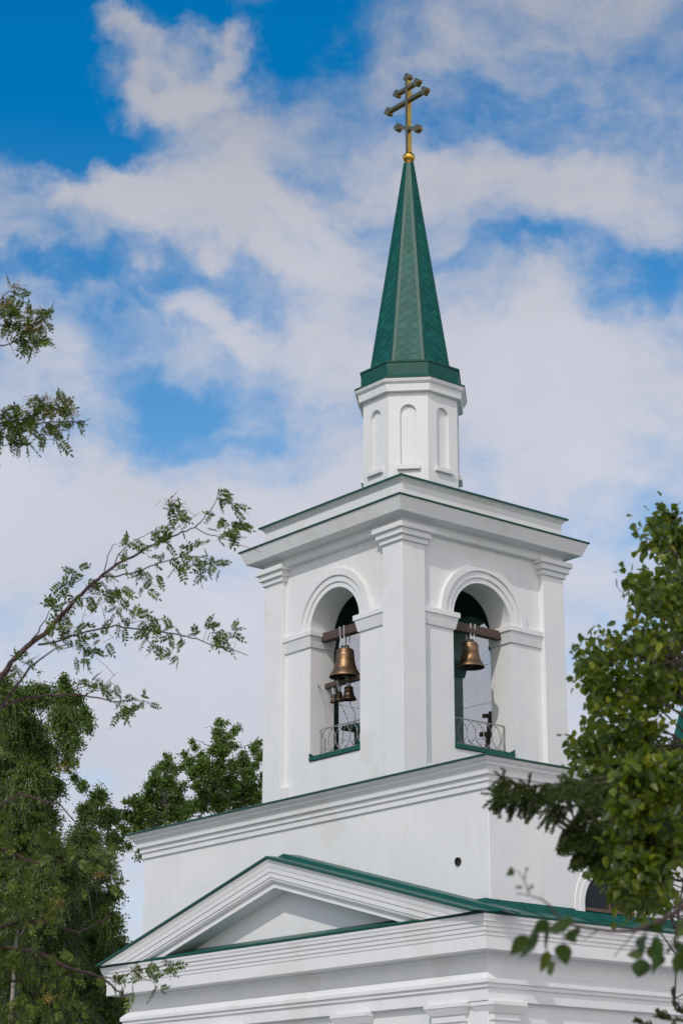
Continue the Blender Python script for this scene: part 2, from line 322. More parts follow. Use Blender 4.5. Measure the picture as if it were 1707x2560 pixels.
# ------------------------------------------------------------------ ground
gnd = link('ground', [(-900, -900, 0), (900, -900, 0), (900, 900, 0), (-900, 900, 0)], [(0, 1, 2, 3)], GRASSM); tag(gnd, kind='structure')
pav = link('pavement', [(-16, -22, 0.03), (42, -42, 0.03), (46, 34, 0.03), (-16, 34, 0.03)], [(0, 1, 2, 3)], GROUNDM); tag(pav, kind='structure')

# ------------------------------------------------------------------ church
church = tag(empty('church', (0, 0, 0)), 'white plastered orthodox church with arched bell tower, green spire and pediment', 'church')
BX, BF, BB = 5.528, 3.084, 9.0           # upper block: half width, front, back
# lower storey and entablature -----------------------------------------------------
LX, LF = 5.63, 3.289
b = MB(); b.box(-LX + 0.06, LX - 0.06, -LF + 0.06, 24, 0, 4.88)
b.box(LX - 0.75, LX - 0.02, -LF + 0.02, -LF + 0.5, 0, 4.86)
bevel(b.obj('lower_wall', PLASTER, church), 0.01)
b = MB(); ring(b, box_loop(-LX, LX, -LF, 24), [(0.30, 6.33), (0.47, 6.305), (0.468, 6.26), (0.452, 6.225), (0.448, 6.18), (0.425, 6.175), (0.42, 6.10), (0.40, 6.09), (0.397, 6.02), (0.378, 6.012), (0.375, 5.945),
      (0.361, 5.94), (0.361, 5.712), (0.05, 5.712), (0.05, 5.665), (0.0, 5.66), (0.0, 5.37), (0.02, 5.36), (0.09, 5.30), (0.135, 5.25), (0.14, 5.235), (0.14, 5.17), (0.10, 5.165), (0.10, 5.095), (0.06, 5.09), (0.06, 4.87), (-0.08, 4.87)])
bevel(b.obj('entablature', PLASTER, church), 0.004)
b = MB(); ring(b, box_loop(-LX, LX, -LF, 24), [(0.486, 6.312), (0.490, 6.345), (0.480, 6.352), (0.0, 6.50), (-0.10, 6.665), (-0.13, 6.68)])
for i in range(40):                      # folded seams of the sheet roof
    yy = -2.9 + 0.62 * i + random.uniform(-.03, .03)
    for sg in (-1, 1):
        b.bar((sg * (LX + 0.478), yy, 6.358), (sg * LX, yy, 6.506), 0.014, 0.022); b.bar((sg * LX, yy, 6.506), (sg * (LX - 0.098), yy, 6.668), 0.014, 0.022)
b.obj('eaves_roof', GREEN, church)
# pilasters of the lower storey: capitals just inside the frame
def low_pilaster(x0, x1, y0, y1):
    b = MB(); b.box(x0, x1, y0, y1, 0, 4.56); p = bevel(b.obj('pilaster', PLASTER, church), 0.006)
    c = MB(); c.box(x0 - 0.03, x1 + 0.03, y0 - 0.03, y1 + 0.03, 4.54, 4.66); 
    c.add([(x0 - .05, y0 - .05, 4.66), (x1 + .05, y0 - .05, 4.66), (x1 + .05, y1 + .05, 4.66), (x0 - .05, y1 + .05, 4.66), (x0 - .12, y0 - .12, 4.79), (x1 + .12, y0 - .12, 4.79), (x1 + .12, y1 + .12, 4.79), (x0 - .12, y1 + .12, 4.79)],
          [(0, 3, 2, 1), (4, 5, 6, 7), (0, 1, 5, 4), (1, 2, 6, 5), (2, 3, 7, 6), (3, 0, 4, 7)])
    c.box(x0 - 0.13, x1 + 0.13, y0 - 0.13, y1 + 0.13, 4.79, 4.868)
    bevel(c.obj('capital', PLASTER, p), 0.006)
for xc in (4.66, 1.98, -1.98, -4.66): low_pilaster(xc - 0.4, xc + 0.4, -LF - 0.05, -LF + 0.3)
low_pilaster(LX - 0.3, LX + 0.05, -3.2, -2.62); low_pilaster(LX - 0.3, LX + 0.05, 2.6, 3.2)
# pediment ---------------------------------------------------------------------------
SL = 0.272
def rake(mb, prof, zend, mi=0):
    """profile of (y, apex z) swept along both rakes, cut where it meets the cornice top"""
    for sgn in (-1, 1):
        vs = []
        for (y, za) in prof:
            xe = max(0.0, (za - zend) / SL); vs += [(0, y, za), (sgn * xe, y, zend)]
        fs = []
        for i in range(len(prof) - 1):
            q = (2 * i, 2 * i + 2, 2 * i + 3, 2 * i + 1); fs.append(q if sgn > 0 else q[::-1])
        mb.add(vs, fs, mi)
b = MB(); rake(b, [(-3.60, 7.955), (-3.885, 7.945), (-3.88, 7.90), (-3.862, 7.875), (-3.845, 7.80), (-3.84, 7.79), (-3.835, 7.785), (-3.828, 7.70), (-3.81, 7.695), (-3.805, 7.595), (-3.785, 7.585), (-3.780, 7.545), (-3.765, 7.54), (-3.755, 7.515), (-3.70, 7.50), (-3.70, 7.395), (-3.28, 7.395)], 6.338)
bevel(b.obj('raking_cornice', PLASTER, church), 0.003)
b = MB(); b.add([(-3.9, -LF, 6.30), (3.9, -LF, 6.30), (0, -LF, 7.45)], [(0, 1, 2)]); b.obj('tympanum', PLASTER, church)
b = MB(); rake(b, [(-3.86, 7.948), (-3.93, 7.958), (-3.93, 7.992), (-3.91, 8.003), (-3.52, 8.015), (-3.50, 8.085), (-3.06, 8.095)], 6.34)
b.obj('gable_roof', GREEN, church)
# upper block -------------------------------------------------------------------------
WIN_Y, WIN_Z, WR = -0.05, 6.75, 0.66
b = MB(); b.box(-BX, BX, -BF, BB, 5.9, 8.72); blk = bevel(b.obj('upper_wall', PLASTER, church), 0.012)
b = MB(); ring(b, box_loop(-BX, BX, -BF, BB), [(0.0, 9.19), (0.290, 9.186), (0.285, 9.15), (0.262, 9.125), (0.225, 9.105), (0.212, 9.088), (0.205, 9.055), (0.175, 9.03), (0.150, 8.995), (0.138, 8.965), (0.133, 8.895),
      (0.080, 8.888), (0.078, 8.785), (0.043, 8.778), (0.041, 8.664), (-0.03, 8.655)])
bevel(b.obj('block_cornice', PLASTER, church), 0.004)
b = MB(); ring(b, box_loop(-BX, BX, -BF, BB), [(0.30, 9.188), (0.336, 9.184), (0.337, 9.208), (0.32, 9.216), (-0.80, 9.50), (-2.6, 9.66)], closed_bottom=False)
b.box(-3.2, 3.2, -0.6, 6.5, 9.3, 9.6)
b.obj('block_roof', GREEN, church)
v = MB(); v.lathe([(0.0, 0), (0.062, 0), (0.062, 0.03), (0.075, 0.03), (0.075, -0.01)], (0, 0, 0), 24)
vo = v.obj('wall_vent', DARKHOLE, church); vo.data.transform(Matrix.Translation((4.71, -BF - 0.004, 7.42)) @ Matrix.Rotation(R(90), 4, 'X'))
# lunette window on the side
def arc(cy, cz, r_, a0=0, a1=180, n=28): return [(cy + r_ * math.cos(R(a0 + (a1 - a0) * i / n)), cz + r_ * math.sin(R(a0 + (a1 - a0) * i / n))) for i in range(n + 1)]
def arch_band(mb, r0, r1, d0, d1, place, mi=0, n=28, cz=0, c0=0, legs=0.0):
    """raised arch band between radii, from depth d0 (back) to d1 (front); place(u, z, d) -> point"""
    vs = []; 
    A0 = arc(c0, cz, r0, n=n); A1 = arc(c0, cz, r1, n=n)
    if legs: A0 = [(c0 + r0, cz - legs)] + A0 + [(c0 - r0, cz - legs)]; A1 = [(c0 + r1, cz - legs)] + A1 + [(c0 - r1, cz - legs)]
    k = len(A0)
    for (p, q) in zip(A0, A1): vs += [place(p[0], p[1], d0), place(p[0], p[1], d1), place(q[0], q[1], d1), place(q[0], q[1], d0)]
    fs = []
    for i in range(k - 1):
        for j in range(3): fs.append((4 * i + j, 4 * i + j + 1, 4 * i + 4 + j + 1, 4 * i + 4 + j))
    fs += [(0, 1, 2, 3), (4 * k - 1, 4 * k - 2, 4 * k - 3, 4 * k - 4)]
    mb.add(vs, fs, mi)
pside = lambda u, z_, d: (BX + d, u, z_)
for wy in (WIN_Y, WIN_Y + 4.6):
    w = MB(); g = [pside(u, z_, 0.012) for u, z_ in arc(wy, WIN_Z, WR)] ; w.add(g + [pside(wy - WR, WIN_Z - 0.12, 0.012), pside(wy + WR, WIN_Z - 0.12, 0.012)], [tuple(range(len(g) + 2))])
    wo_ = w.obj('lunette_window', GLASS, church)
    f = MB(); arch_band(f, WR, WR + 0.13, -0.05, 0.035, pside, cz=WIN_Z, c0=wy, legs=0.12); arch_band(f, WR + 0.13, WR + 0.24, -0.05, 0.018, pside, cz=WIN_Z, c0=wy, legs=0.12)
    bevel(f.obj('window_surround', PLASTER, wo_), 0.006)
    f = MB(); f.box(BX + 0.008, BX + 0.04, wy - WR, wy + WR, WIN_Z - 0.10, WIN_Z - 0.04); f.box(BX + 0.008, BX + 0.035, wy - 0.02, wy + 0.02, WIN_Z - 0.04, WIN_Z + WR - 0.01)
    f.box(BX + 0.008, BX + 0.035, wy + WR - 0.05, wy + WR, WIN_Z - 0.04, WIN_Z + 0.1)
    f.obj('window_frame', FRAMEW, wo_)
# nave and its drum behind the trees --------------------------------------------------
b = MB(); b.box(-7.5, 7.4, 8.9, 21, 0, 9.3); b.obj('nave_wall', PLASTER, church)
b = MB(); ring(b, box_loop(-7.5, 7.4, 8.95, 21), [(0.3, 9.25), (0.32, 9.35), (-4.0, 10.4)], closed_bottom=True); b.obj('nave_roof', GREEN, church)
sh = lambda loop, cx, cy: (lambda o: [(x + cx, y + cy) for x, y in loop(o)])
b = MB(); ring(b, sh(oct_loop(), 0, 14.2), [(3.9, 11.9), (3.9, 9.8)]); b.obj('nave_drum', PLASTER, church)
b = MB(); ring(b, sh(oct_loop(), 0, 14.2), [(4.25, 11.85), (4.27, 11.98), (3.95, 13.1), (3.2, 14.6), (2.0, 15.9), (0.5, 16.8), (0.02, 17.4)]); b.obj('nave_dome', GREEN, church)

# belfry -------------------------------------------------------------------------------
A, WO, WI = 2.3, 2.18, 1.54              # pilaster plane, wall outer, wall inner
OR, SP, SILL = 0.82, 13.0, 10.22         # opening half width, springing height, sill
def facing(k):                           # k=0: -Y face, 1: +X, 2: +Y, 3: -X ; (u along face, z, d outward distance)
    return [lambda u, z_, d: (u, -d, z_), lambda u, z_, d: (d, u, z_), lambda u, z_, d: (-u, d, z_), lambda u, z_, d: (-d, -u, z_)][k]
for k in range(4):
    P = facing(k); b = MB()
    zt, zb = 14.95, 9.35
    A_ = arc(0, SP, OR, 0, 180, 32)                       # right to left
    for (d, mi, flip) in ((WO, 0, False), (WI, 1, True)):
        h2 = d
        def q(pts):
            vs = [P(u, z_, d) for u, z_ in pts]; b.add(vs, [tuple(range(len(vs)))[::(-1 if flip else 1)]], mi)
        q([(-h2, zb), (h2, zb), (h2, SILL), (-h2, SILL)])
        q([(-h2, SILL), (-OR, SILL), (-OR, SP), (-h2, SP)]); q([(OR, SILL), (h2, SILL), (h2, SP), (OR, SP)])
        q([(-h2, SP), (-OR, SP), (-OR, zt), (-h2, zt)]); q([(OR, SP), (h2, SP), (h2, zt), (OR, zt)])
        for i in range(32):
            p0, p1 = A_[i], A_[i + 1]; q([p1, p0, (p0[0], zt), (p1[0], zt)])
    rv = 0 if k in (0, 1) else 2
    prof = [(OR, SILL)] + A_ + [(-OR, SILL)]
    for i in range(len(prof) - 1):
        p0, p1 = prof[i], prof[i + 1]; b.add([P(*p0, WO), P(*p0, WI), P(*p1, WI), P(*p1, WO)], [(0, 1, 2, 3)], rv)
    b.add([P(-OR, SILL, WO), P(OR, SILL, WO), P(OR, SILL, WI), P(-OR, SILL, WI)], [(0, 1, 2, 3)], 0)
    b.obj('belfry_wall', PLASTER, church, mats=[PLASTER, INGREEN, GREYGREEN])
    a_ = MB()
    arch_band(a_, OR, 0.935, WO - 0.02, WO + 0.022, P, cz=SP); arch_band(a_, 0.935, 1.07, WO - 0.02, WO + 0.052, P, cz=SP); arch_band(a_, 1.07, 1.225, WO - 0.02, WO + 0.088, P, cz=SP)
    bevel(a_.obj('archivolt', PLASTER, church), 0.006)
    for s in (-1, 1):                    # imposts wrap from the pilaster round into the opening
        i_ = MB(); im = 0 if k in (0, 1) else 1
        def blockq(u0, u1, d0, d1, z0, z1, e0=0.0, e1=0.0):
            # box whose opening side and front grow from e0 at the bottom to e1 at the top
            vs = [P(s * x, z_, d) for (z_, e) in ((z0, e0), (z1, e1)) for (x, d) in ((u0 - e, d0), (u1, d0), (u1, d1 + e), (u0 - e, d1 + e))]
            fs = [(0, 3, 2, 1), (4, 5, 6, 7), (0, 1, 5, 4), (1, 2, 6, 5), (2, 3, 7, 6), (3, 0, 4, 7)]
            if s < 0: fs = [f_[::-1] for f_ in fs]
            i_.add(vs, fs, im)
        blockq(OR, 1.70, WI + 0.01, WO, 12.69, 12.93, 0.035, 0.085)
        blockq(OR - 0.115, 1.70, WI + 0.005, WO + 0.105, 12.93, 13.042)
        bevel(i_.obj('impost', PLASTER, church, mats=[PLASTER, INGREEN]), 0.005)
    s_ = MB()                            # metal flashing on the sill
    vs = [P(u, z_, d) for (u, z_, d) in ((-OR, 10.235, WO + 0.035), (OR, 10.235, WO + 0.035), (OR, 10.325, WO + 0.03), (-OR, 10.325, WO + 0.03), (-OR, 10.345, WI + 0.02), (OR, 10.345, WI + 0.02))]
    s_.add(vs, [(0, 1, 2, 3), (3, 2, 5, 4)])
    for s in (-1, 1): s_.add([P(s * (OR - 0.01), 10.235, WO + 0.035), P(s * (OR - 0.01), 10.40, WO + 0.035), P(s * (OR - 0.01), 10.35, WO - 0.15), P(s * (OR - 0.01), 10.3, WO - 0.15)], [(0, 1, 2, 3)])
    sob = s_.obj('sill_flashing', GREEN, church); sm = sob.modifiers.new('t', 'SOLIDIFY'); sm.thickness = 0.012
for sx in (-1, 1):
    for sy in (-1, 1):
        b = MB(); x0, x1 = sorted((sx * 1.68, sx * A)); y0, y1 = sorted((sy * 1.68, sy * A)); b.box(x0, x1, y0, y1, 9.3, 14.9)
        p = bevel(b.obj('pilaster', PLASTER, church), 0.012, 2)
        c = MB()
        for (e, z0, z1) in ((0.047, 14.318, 14.43), (0.102, 14.43, 14.555), (0.158, 14.555, 14.665)): c.box(x0 - e, x1 + e, y0 - e, y1 + e, z0, z1)
        bevel(c.obj('capital', PLASTER, p), 0.007)
for k in range(4):
    P = facing(k)
    for sg in (-1, 1):
        b = MB(); a0, a1 = P(sg * 1.50, 9.35, 2.1), P(sg * 1.675, 9.79, 2.285); b.box(min(a0[0], a1[0]), max(a0[0], a1[0]), min(a0[1], a1[1]), max(a0[1], a1[1]), 9.35, 9.79)
        bevel(b.obj('pilaster_base', PLASTER, church), 0.006)
b = MB(); ring(b, rect_loop(0, 0), [(2.1, 15.125), (2.690, 15.118), (2.704, 15.09), (2.604, 14.832), (2.585, 14.824), (2.40, 14.812), (2.318, 14.80), (2.314, 14.79), (2.312, 14.625), (2.298, 14.615), (2.17, 14.61)])
bevel(b.obj('belfry_cornice', PLASTER, church), 0.005)
b = MB(); ring(b, rect_loop(0, 0), [(2.68, 15.112), (2.732, 15.108), (2.735, 15.132), (2.715, 15.145), (2.31, 15.235), (2.307, 15.26), (2.295, 15.26)]); b.obj('cornice_flashing', GREEN, church)
b = MB(); ring(b, rect_loop(0, 0), [(2.25, 15.665), (2.385, 15.66), (2.38, 15.635), (2.350, 15.63), (2.343, 15.60), (2.322, 15.595), (2.318, 15.57), (2.303, 15.565), (2.303, 15.15)])
bevel(b.obj('parapet', PLASTER, church), 0.004)
b = MB(); ring(b, rect_loop(0, 0), [(2.36, 15.660), (2.415, 15.654), (2.418, 15.690), (2.40, 15.70), (1.2, 15.95)], closed_bottom=True); b.obj('parapet_roof', GREEN, church)
b = MB(); b.box(-1.56, 1.56, -1.56, 1.56, 14.35, 14.5); b.obj('belfry_ceiling', INGREEN, church)
b = MB(); b.box(-1.56, 1.56, -1.56, 1.56, 10.05, 10.2); b.obj('belfry_floor', INGREEN, church)
# protective net on the inside of the two far openings
for k in (2, 3):
    P = facing(k); b = MB(); d = WI - 0.06; L_ = 0.048; w = 0.0085; U0, U1, Z0, Z1 = -1.42, 1.42, 10.22, 14.3
    def strip(p, q):
        (u0, z0), (u1, z1) = p, q; l = math.hypot(u1 - u0, z1 - z0); nx, nz_ = -(z1 - z0) / l * w / 2, (u1 - u0) / l * w / 2
        b.add([P(u0 - nx, z0 - nz_, d), P(u1 - nx, z1 - nz_, d), P(u1 + nx, z1 + nz_, d), P(u0 + nx, z0 + nz_, d)], [(0, 1, 2, 3)])
    H_ = Z1 - Z0; c_ = U0 - H_
    while c_ < U1:
        for s in (1, -1):
            a0 = max(U0, c_); a1 = min(U1, c_ + H_)
            if a1 - a0 > 0.01:
                za, zc = Z0 + (a0 - c_), Z0 + (a1 - c_)
                strip((s * a0, za), (s * a1, zc))
        c_ += L_
    for zz in (11.0, 11.75, 12.6): strip((U0, zz), (U1, zz))
    n_ = b.obj('bird_net', NETM, church)
# railings -------------------------------------------------------------------------------
for k in (0, 1):
    P = facing(k); b = MB(); d = 1.94; u0, u1 = -0.74, 0.78
    for zz in (10.40, 10.935): b.bar(P(u0, zz, d), P(u1, zz, d), 0.016)
    for uu in (u0, u1): b.bar(P(uu, 10.33, d), P(uu, 10.94, d), 0.016)
    for uu, s in ((u0, -1), (u1, 1)):
        for zz in (10.42, 10.925): b.bar(P(uu, zz, d), P(s * 0.83, zz, d - 0.02), 0.012)
    cu = u0 + 0.235
    while cu < u1 - 0.1:
        b.tube([P(cu + 0.235 * math.cos(t_), 10.668 + 0.258 * math.sin(t_), d + random.uniform(-.002, .002)) for t_ in [2 * math.pi * i / 28 for i in range(28)]], 0.0085, 5, closed=True)
        cu += 0.236
    b.obj('balcony_railing', RAIL, church, smooth=False)
# octagonal drum --------------------------------------------------------------------------
drum = None
b = MB(); apo = 1.04
def dface(k): # face k normal angle
    an = R(-90 + 45 * k); n_ = (math.cos(an), math.sin(an)); t_ = (-math.sin(an), math.cos(an))
    return lambda u, z_, d: (n_[0] * d + t_[0] * u, n_[1] * d + t_[1] * u, z_)
hwf = apo * math.tan(math.pi / 8); NR, NZ0, NZ1 = 0.177, 16.70, 17.93
for k in range(8):
    P = dface(k); A_ = arc(0.0, NZ1, NR, n=16); dd = apo - 0.07
    def q(pts, d=apo): b.add([P(u, z_, d) for u, z_ in pts], [tuple(range(len(pts)))])
    zb, zt = 15.5, 18.5
    q([(-hwf, zb), (hwf, zb), (hwf, NZ0), (-hwf, NZ0)]); q([(-hwf, NZ0), (-NR, NZ0), (-NR, NZ1), (-hwf, NZ1)]); q([(NR, NZ0), (hwf, NZ0), (hwf, NZ1), (NR, NZ1)])
    q([(-hwf, NZ1), (-NR, NZ1), (-NR, zt), (-hwf, zt)]); q([(NR, NZ1), (hwf, NZ1), (hwf, zt), (NR, zt)])
    for i in range(16): q([A_[i + 1], A_[i], (A_[i][0], zt), (A_[i + 1][0], zt)])
    prof = [(NR, NZ0)] + A_ + [(-NR, NZ0)]
    for i in range(len(prof) - 1): b.add([P(*prof[i], apo), P(*prof[i], dd), P(*prof[i + 1], dd), P(*prof[i + 1], apo)], [(0, 1, 2, 3)])
    b.add([P(u, z_, dd) for u, z_ in prof], [tuple(range(len(prof)))])
drum = b.obj('octagonal_drum', PLASTER, church)
for k in range(8):
    P = dface(k); c = MB()
    vs = [P(u, z_, d) for z_ in (16.585, 16.69) for (u, d) in ((-0.25, 1.02), (0.25, 1.02), (0.25, 1.115), (-0.25, 1.115))]
    c.add(vs, [(0, 1, 2, 3), (7, 6, 5, 4), (0, 4, 5, 1), (1, 5, 6, 2), (2, 6, 7, 3), (3, 7, 4, 0)])
    bevel(c.obj('niche_sill', PLASTER, drum), 0.006)
b = MB(); ring(b, oct_loop(), [(1.0, 18.685), (1.215, 18.675), (1.215, 18.645), (1.198, 18.60), (1.165, 18.565), (1.150, 18.555), (1.135, 18.39), (1.03, 18.385)])
bevel(b.obj('drum_cornice', PLASTER, drum), 0.004)
# green skirt and spire -----------------------------------------------------------------
b = MB(); ring(b, oct_loop(), [(1.19, 18.672), (1.228, 18.670), (1.230, 18.705), (1.11, 18.775), (1.088, 18.795), (1.088, 19.085), (1.108, 19.088), (1.110, 19.122), (1.09, 19.13), (0.88, 19.19)])
for k in range(8):
    P = dface(k); b.bar(P(-0.12, 18.8, 1.089), P(-0.12, 19.08, 1.089), 0.008, 0.008)
skirt = b.obj('spire_skirt', GREEN, church)
SB, ST, ZB_, ZT_ = 0.885, 0.105, 19.16, 24.50
spire = None
b = MB(); ring(b, oct_loop(), [(ST, ZT_), (SB, ZB_)]); spire = b.obj('spire', GREEN, church)
ribs = MB(); sc = MB(); seam = MB()
tilt = math.atan2(SB - ST, ZT_ - ZB_); Hs = math.hypot(SB - ST, ZT_ - ZB_)
def clip(poly, fn):
    out = []
    for i in range(len(poly)):
        p, q_ = poly[i], poly[(i + 1) % len(poly)]; a_, c_ = fn(p), fn(q_)
        if a_ >= 0: out.append(p)
        if a_ * c_ < 0:
            t_ = a_ / (a_ - c_); out.append(tuple(p[i2] + (q_[i2] - p[i2]) * t_ for i2 in range(len(p))))
    return out
for k in range(8):
    P = dface(k)
    def S(u, v, o):                      # u across, v up the slope, o outwards from the face
        f = v / Hs; ap = SB + (ST - SB) * f; z_ = ZB_ + (ZT_ - ZB_) * f
        return P(u, z_ + o * math.sin(tilt), ap + o * math.cos(tilt))
    hw = lambda v: (SB + (ST - SB) * v / Hs) * math.tan(math.pi / 8)
    bw = lambda v: min(0.078, hw(v) * 0.5)
    nseg = 10
    for s in (-1, 1):
        for i in range(nseg):
            v0, v1 = Hs * i / nseg, Hs * (i + 1) / nseg; o0 = 0.014
            pts = [(s * hw(v0), v0), (s * hw(v1), v1), (s * (hw(v1) - bw(v1)), v1), (s * (hw(v0) - bw(v0)), v0)]
            vs = [S(u, v, o0) for u, v in pts] + [S(pts[2][0], pts[2][1], 0), S(pts[3][0], pts[3][1], 0)]
            f1, f2 = (0, 1, 2, 3), (3, 2, 4, 5)
            ribs.add(vs, [f1[::-1] if s > 0 else f1, f2[::-1] if s > 0 else f2])
    # overlapping diamond shingles, tips hanging outwards, clipped to the panel between ribs
    dw, dh = 0.150, 0.107; row = 0; v = 0.0
    while v < Hs - 0.75:
        for j in range(-4, 5):
            cu = (j + (0.5 if row % 2 else 0)) * 2 * dw
            t1 = random.uniform(-0.0025, 0.0025); t2 = random.uniform(-0.0015, 0.0015)
            dia = [(cu, v - dh * 1.02, 0.0105 + t2), (cu + dw * 1.01, v, 0.006 + t1), (cu, v + dh, 0.0015), (cu - dw * 1.01, v, 0.006 - t1)]
            tip = 0.018
            dia = [(cu - tip, v - dh * 1.0 + tip * 0.2, 0.0105 + t2), (cu, v - dh * 1.0 - 0.012, 0.0105 + t2), (cu + tip, v - dh * 1.0 + tip * 0.2, 0.0105 + t2)] + dia[1:]
            sl_ = (ST - SB) / Hs * math.tan(math.pi / 8)
            lim = lambda p: (hw(0) + sl_ * p[1]) - 0.078 - 0.004
            pl = clip(dia, lambda p: lim(p) - p[0]); pl = clip(pl, lambda p: lim(p) + p[0]) if pl else pl
            pl = clip(pl, lambda p: p[1] - 0.06) if pl else pl
            if len(pl) >= 3:
                vs = [S(*p) for p in pl]; n0 = len(vs)
                low = [S(p[0], p[1], p[2] - 0.006) for p in pl]
                sc.add(vs + low, [tuple(range(n0))] + [(i, (i + n0), (i + 1) % n0 + n0, (i + 1) % n0) for i in range(n0)])
        v += dh; row += 1
ribs.obj('ridge_strips', GREEN, spire); sc.obj('shingles', SCALE, spire)
# ball and cross -------------------------------------------------------------------------
b = MB(); pr = [(0.10, -0.17), (0.105, -0.155)] + [(0.148 * math.cos(R(t_)), 0.148 * math.sin(R(t_)) * 0.95) for t_ in range(-66, 70, 12)] + [(0.06, 0.15), (0.05, 0.17)]
b.lathe(pr, (0, 0, 24.655), 20); ballo = b.obj('gold_ball', GOLD, church)
cross = None
def prism(mb, pts, y0, y1, mf=0, ms=1):
    n0 = len(pts); vs = [(x, y0, z_) for x, z_ in pts] + [(x, y1, z_) for x, z_ in pts]
    mb.add(vs, [tuple(range(n0)), tuple(range(n0, 2 * n0))[::-1]], mf)
    mb.add(vs, [(i, i + n0, (i + 1) % n0 + n0, (i + 1) % n0) for i in range(n0)], ms)
def trefoil(mb, cx, cz, ang, r_=0.085):
    pts = []
    lobes = [(r_ * 0.50 * math.cos(ang + a_), r_ * 0.50 * math.sin(ang + a_)) for a_ in (0, R(100), R(-100))]
    for i in range(60):
        t_ = 2 * math.pi * i / 60; dx, dy = math.cos(t_), math.sin(t_); best = r_ * 0.5
        for lx, ly in lobes:
            bq = dx * lx + dy * ly; dq = bq * bq - (lx * lx + ly * ly) + (r_ * 0.62) ** 2
            if dq > 0: best = max(best, bq + math.sqrt(dq))
        pts.append((cx + best * dx, cz + best * dy))
    prism(mb, pts, -0.068, 0.068)
def arm(mb, x0, z0, x1, z1, w, y=0.066):
    d = Vector((x1 - x0, 0, z1 - z0)).normalized(); n_ = Vector((-d.z, 0, d.x)) * w / 2
    prism(mb, [(x0 - n_.x, z0 - n_.z), (x1 - n_.x, z1 - n_.z), (x1 + n_.x, z1 + n_.z), (x0 + n_.x, z0 + n_.z)], -y, y)
cz = 26.15
b = MB(); arm(b, 0, 24.78, 0, 26.72, 0.088, 0.058); b.obj
cross = b.obj('spire_cross', GOLD, church, mats=[CROSSFACE, GOLD])
b = MB(); arm(b, -0.66, cz, 0.56, cz, 0.080, 0.0565); trefoil(b, -0.70, cz, math.pi, 0.095); trefoil(b, 0.60, cz, 0, 0.095); b.obj('cross_arm', GOLD, cross, mats=[CROSSFACE, DULLGOLD])
b = MB(); arm(b, -0.34, 26.49, 0.30, 26.49, 0.080, 0.0555); trefoil(b, -0.385, 26.49, math.pi, 0.088); trefoil(b, 0.335, 26.49, 0, 0.088); trefoil(b, 0, 26.76, math.pi / 2, 0.092); b.obj('cross_arm', GOLD, cross, mats=[CROSSFACE, DULLGOLD])
b = MB(); arm(b, -0.32, 25.57, 0.30, 25.29, 0.080, 0.0545); trefoil(b, -0.36, 25.59, math.pi - 0.42, 0.09); trefoil(b, 0.33, 25.275, -0.42, 0.09); b.obj('cross_arm', GOLD, cross, mats=[CROSSFACE, DULLGOLD])
b = MB()
for q4 in range(4):
    for dq in (-12, 0, 12):
        t_ = R(45 + 90 * q4 + dq); L_ = 0.26 if dq == 0 else 0.19
        b.bar((0.04 * math.cos(t_), 0, cz + 0.04 * math.sin(t_)), (L_ * math.cos(t_), 0, cz + L_ * math.sin(t_)), 0.008)
b.obj('cross_rays', GOLD, cross)

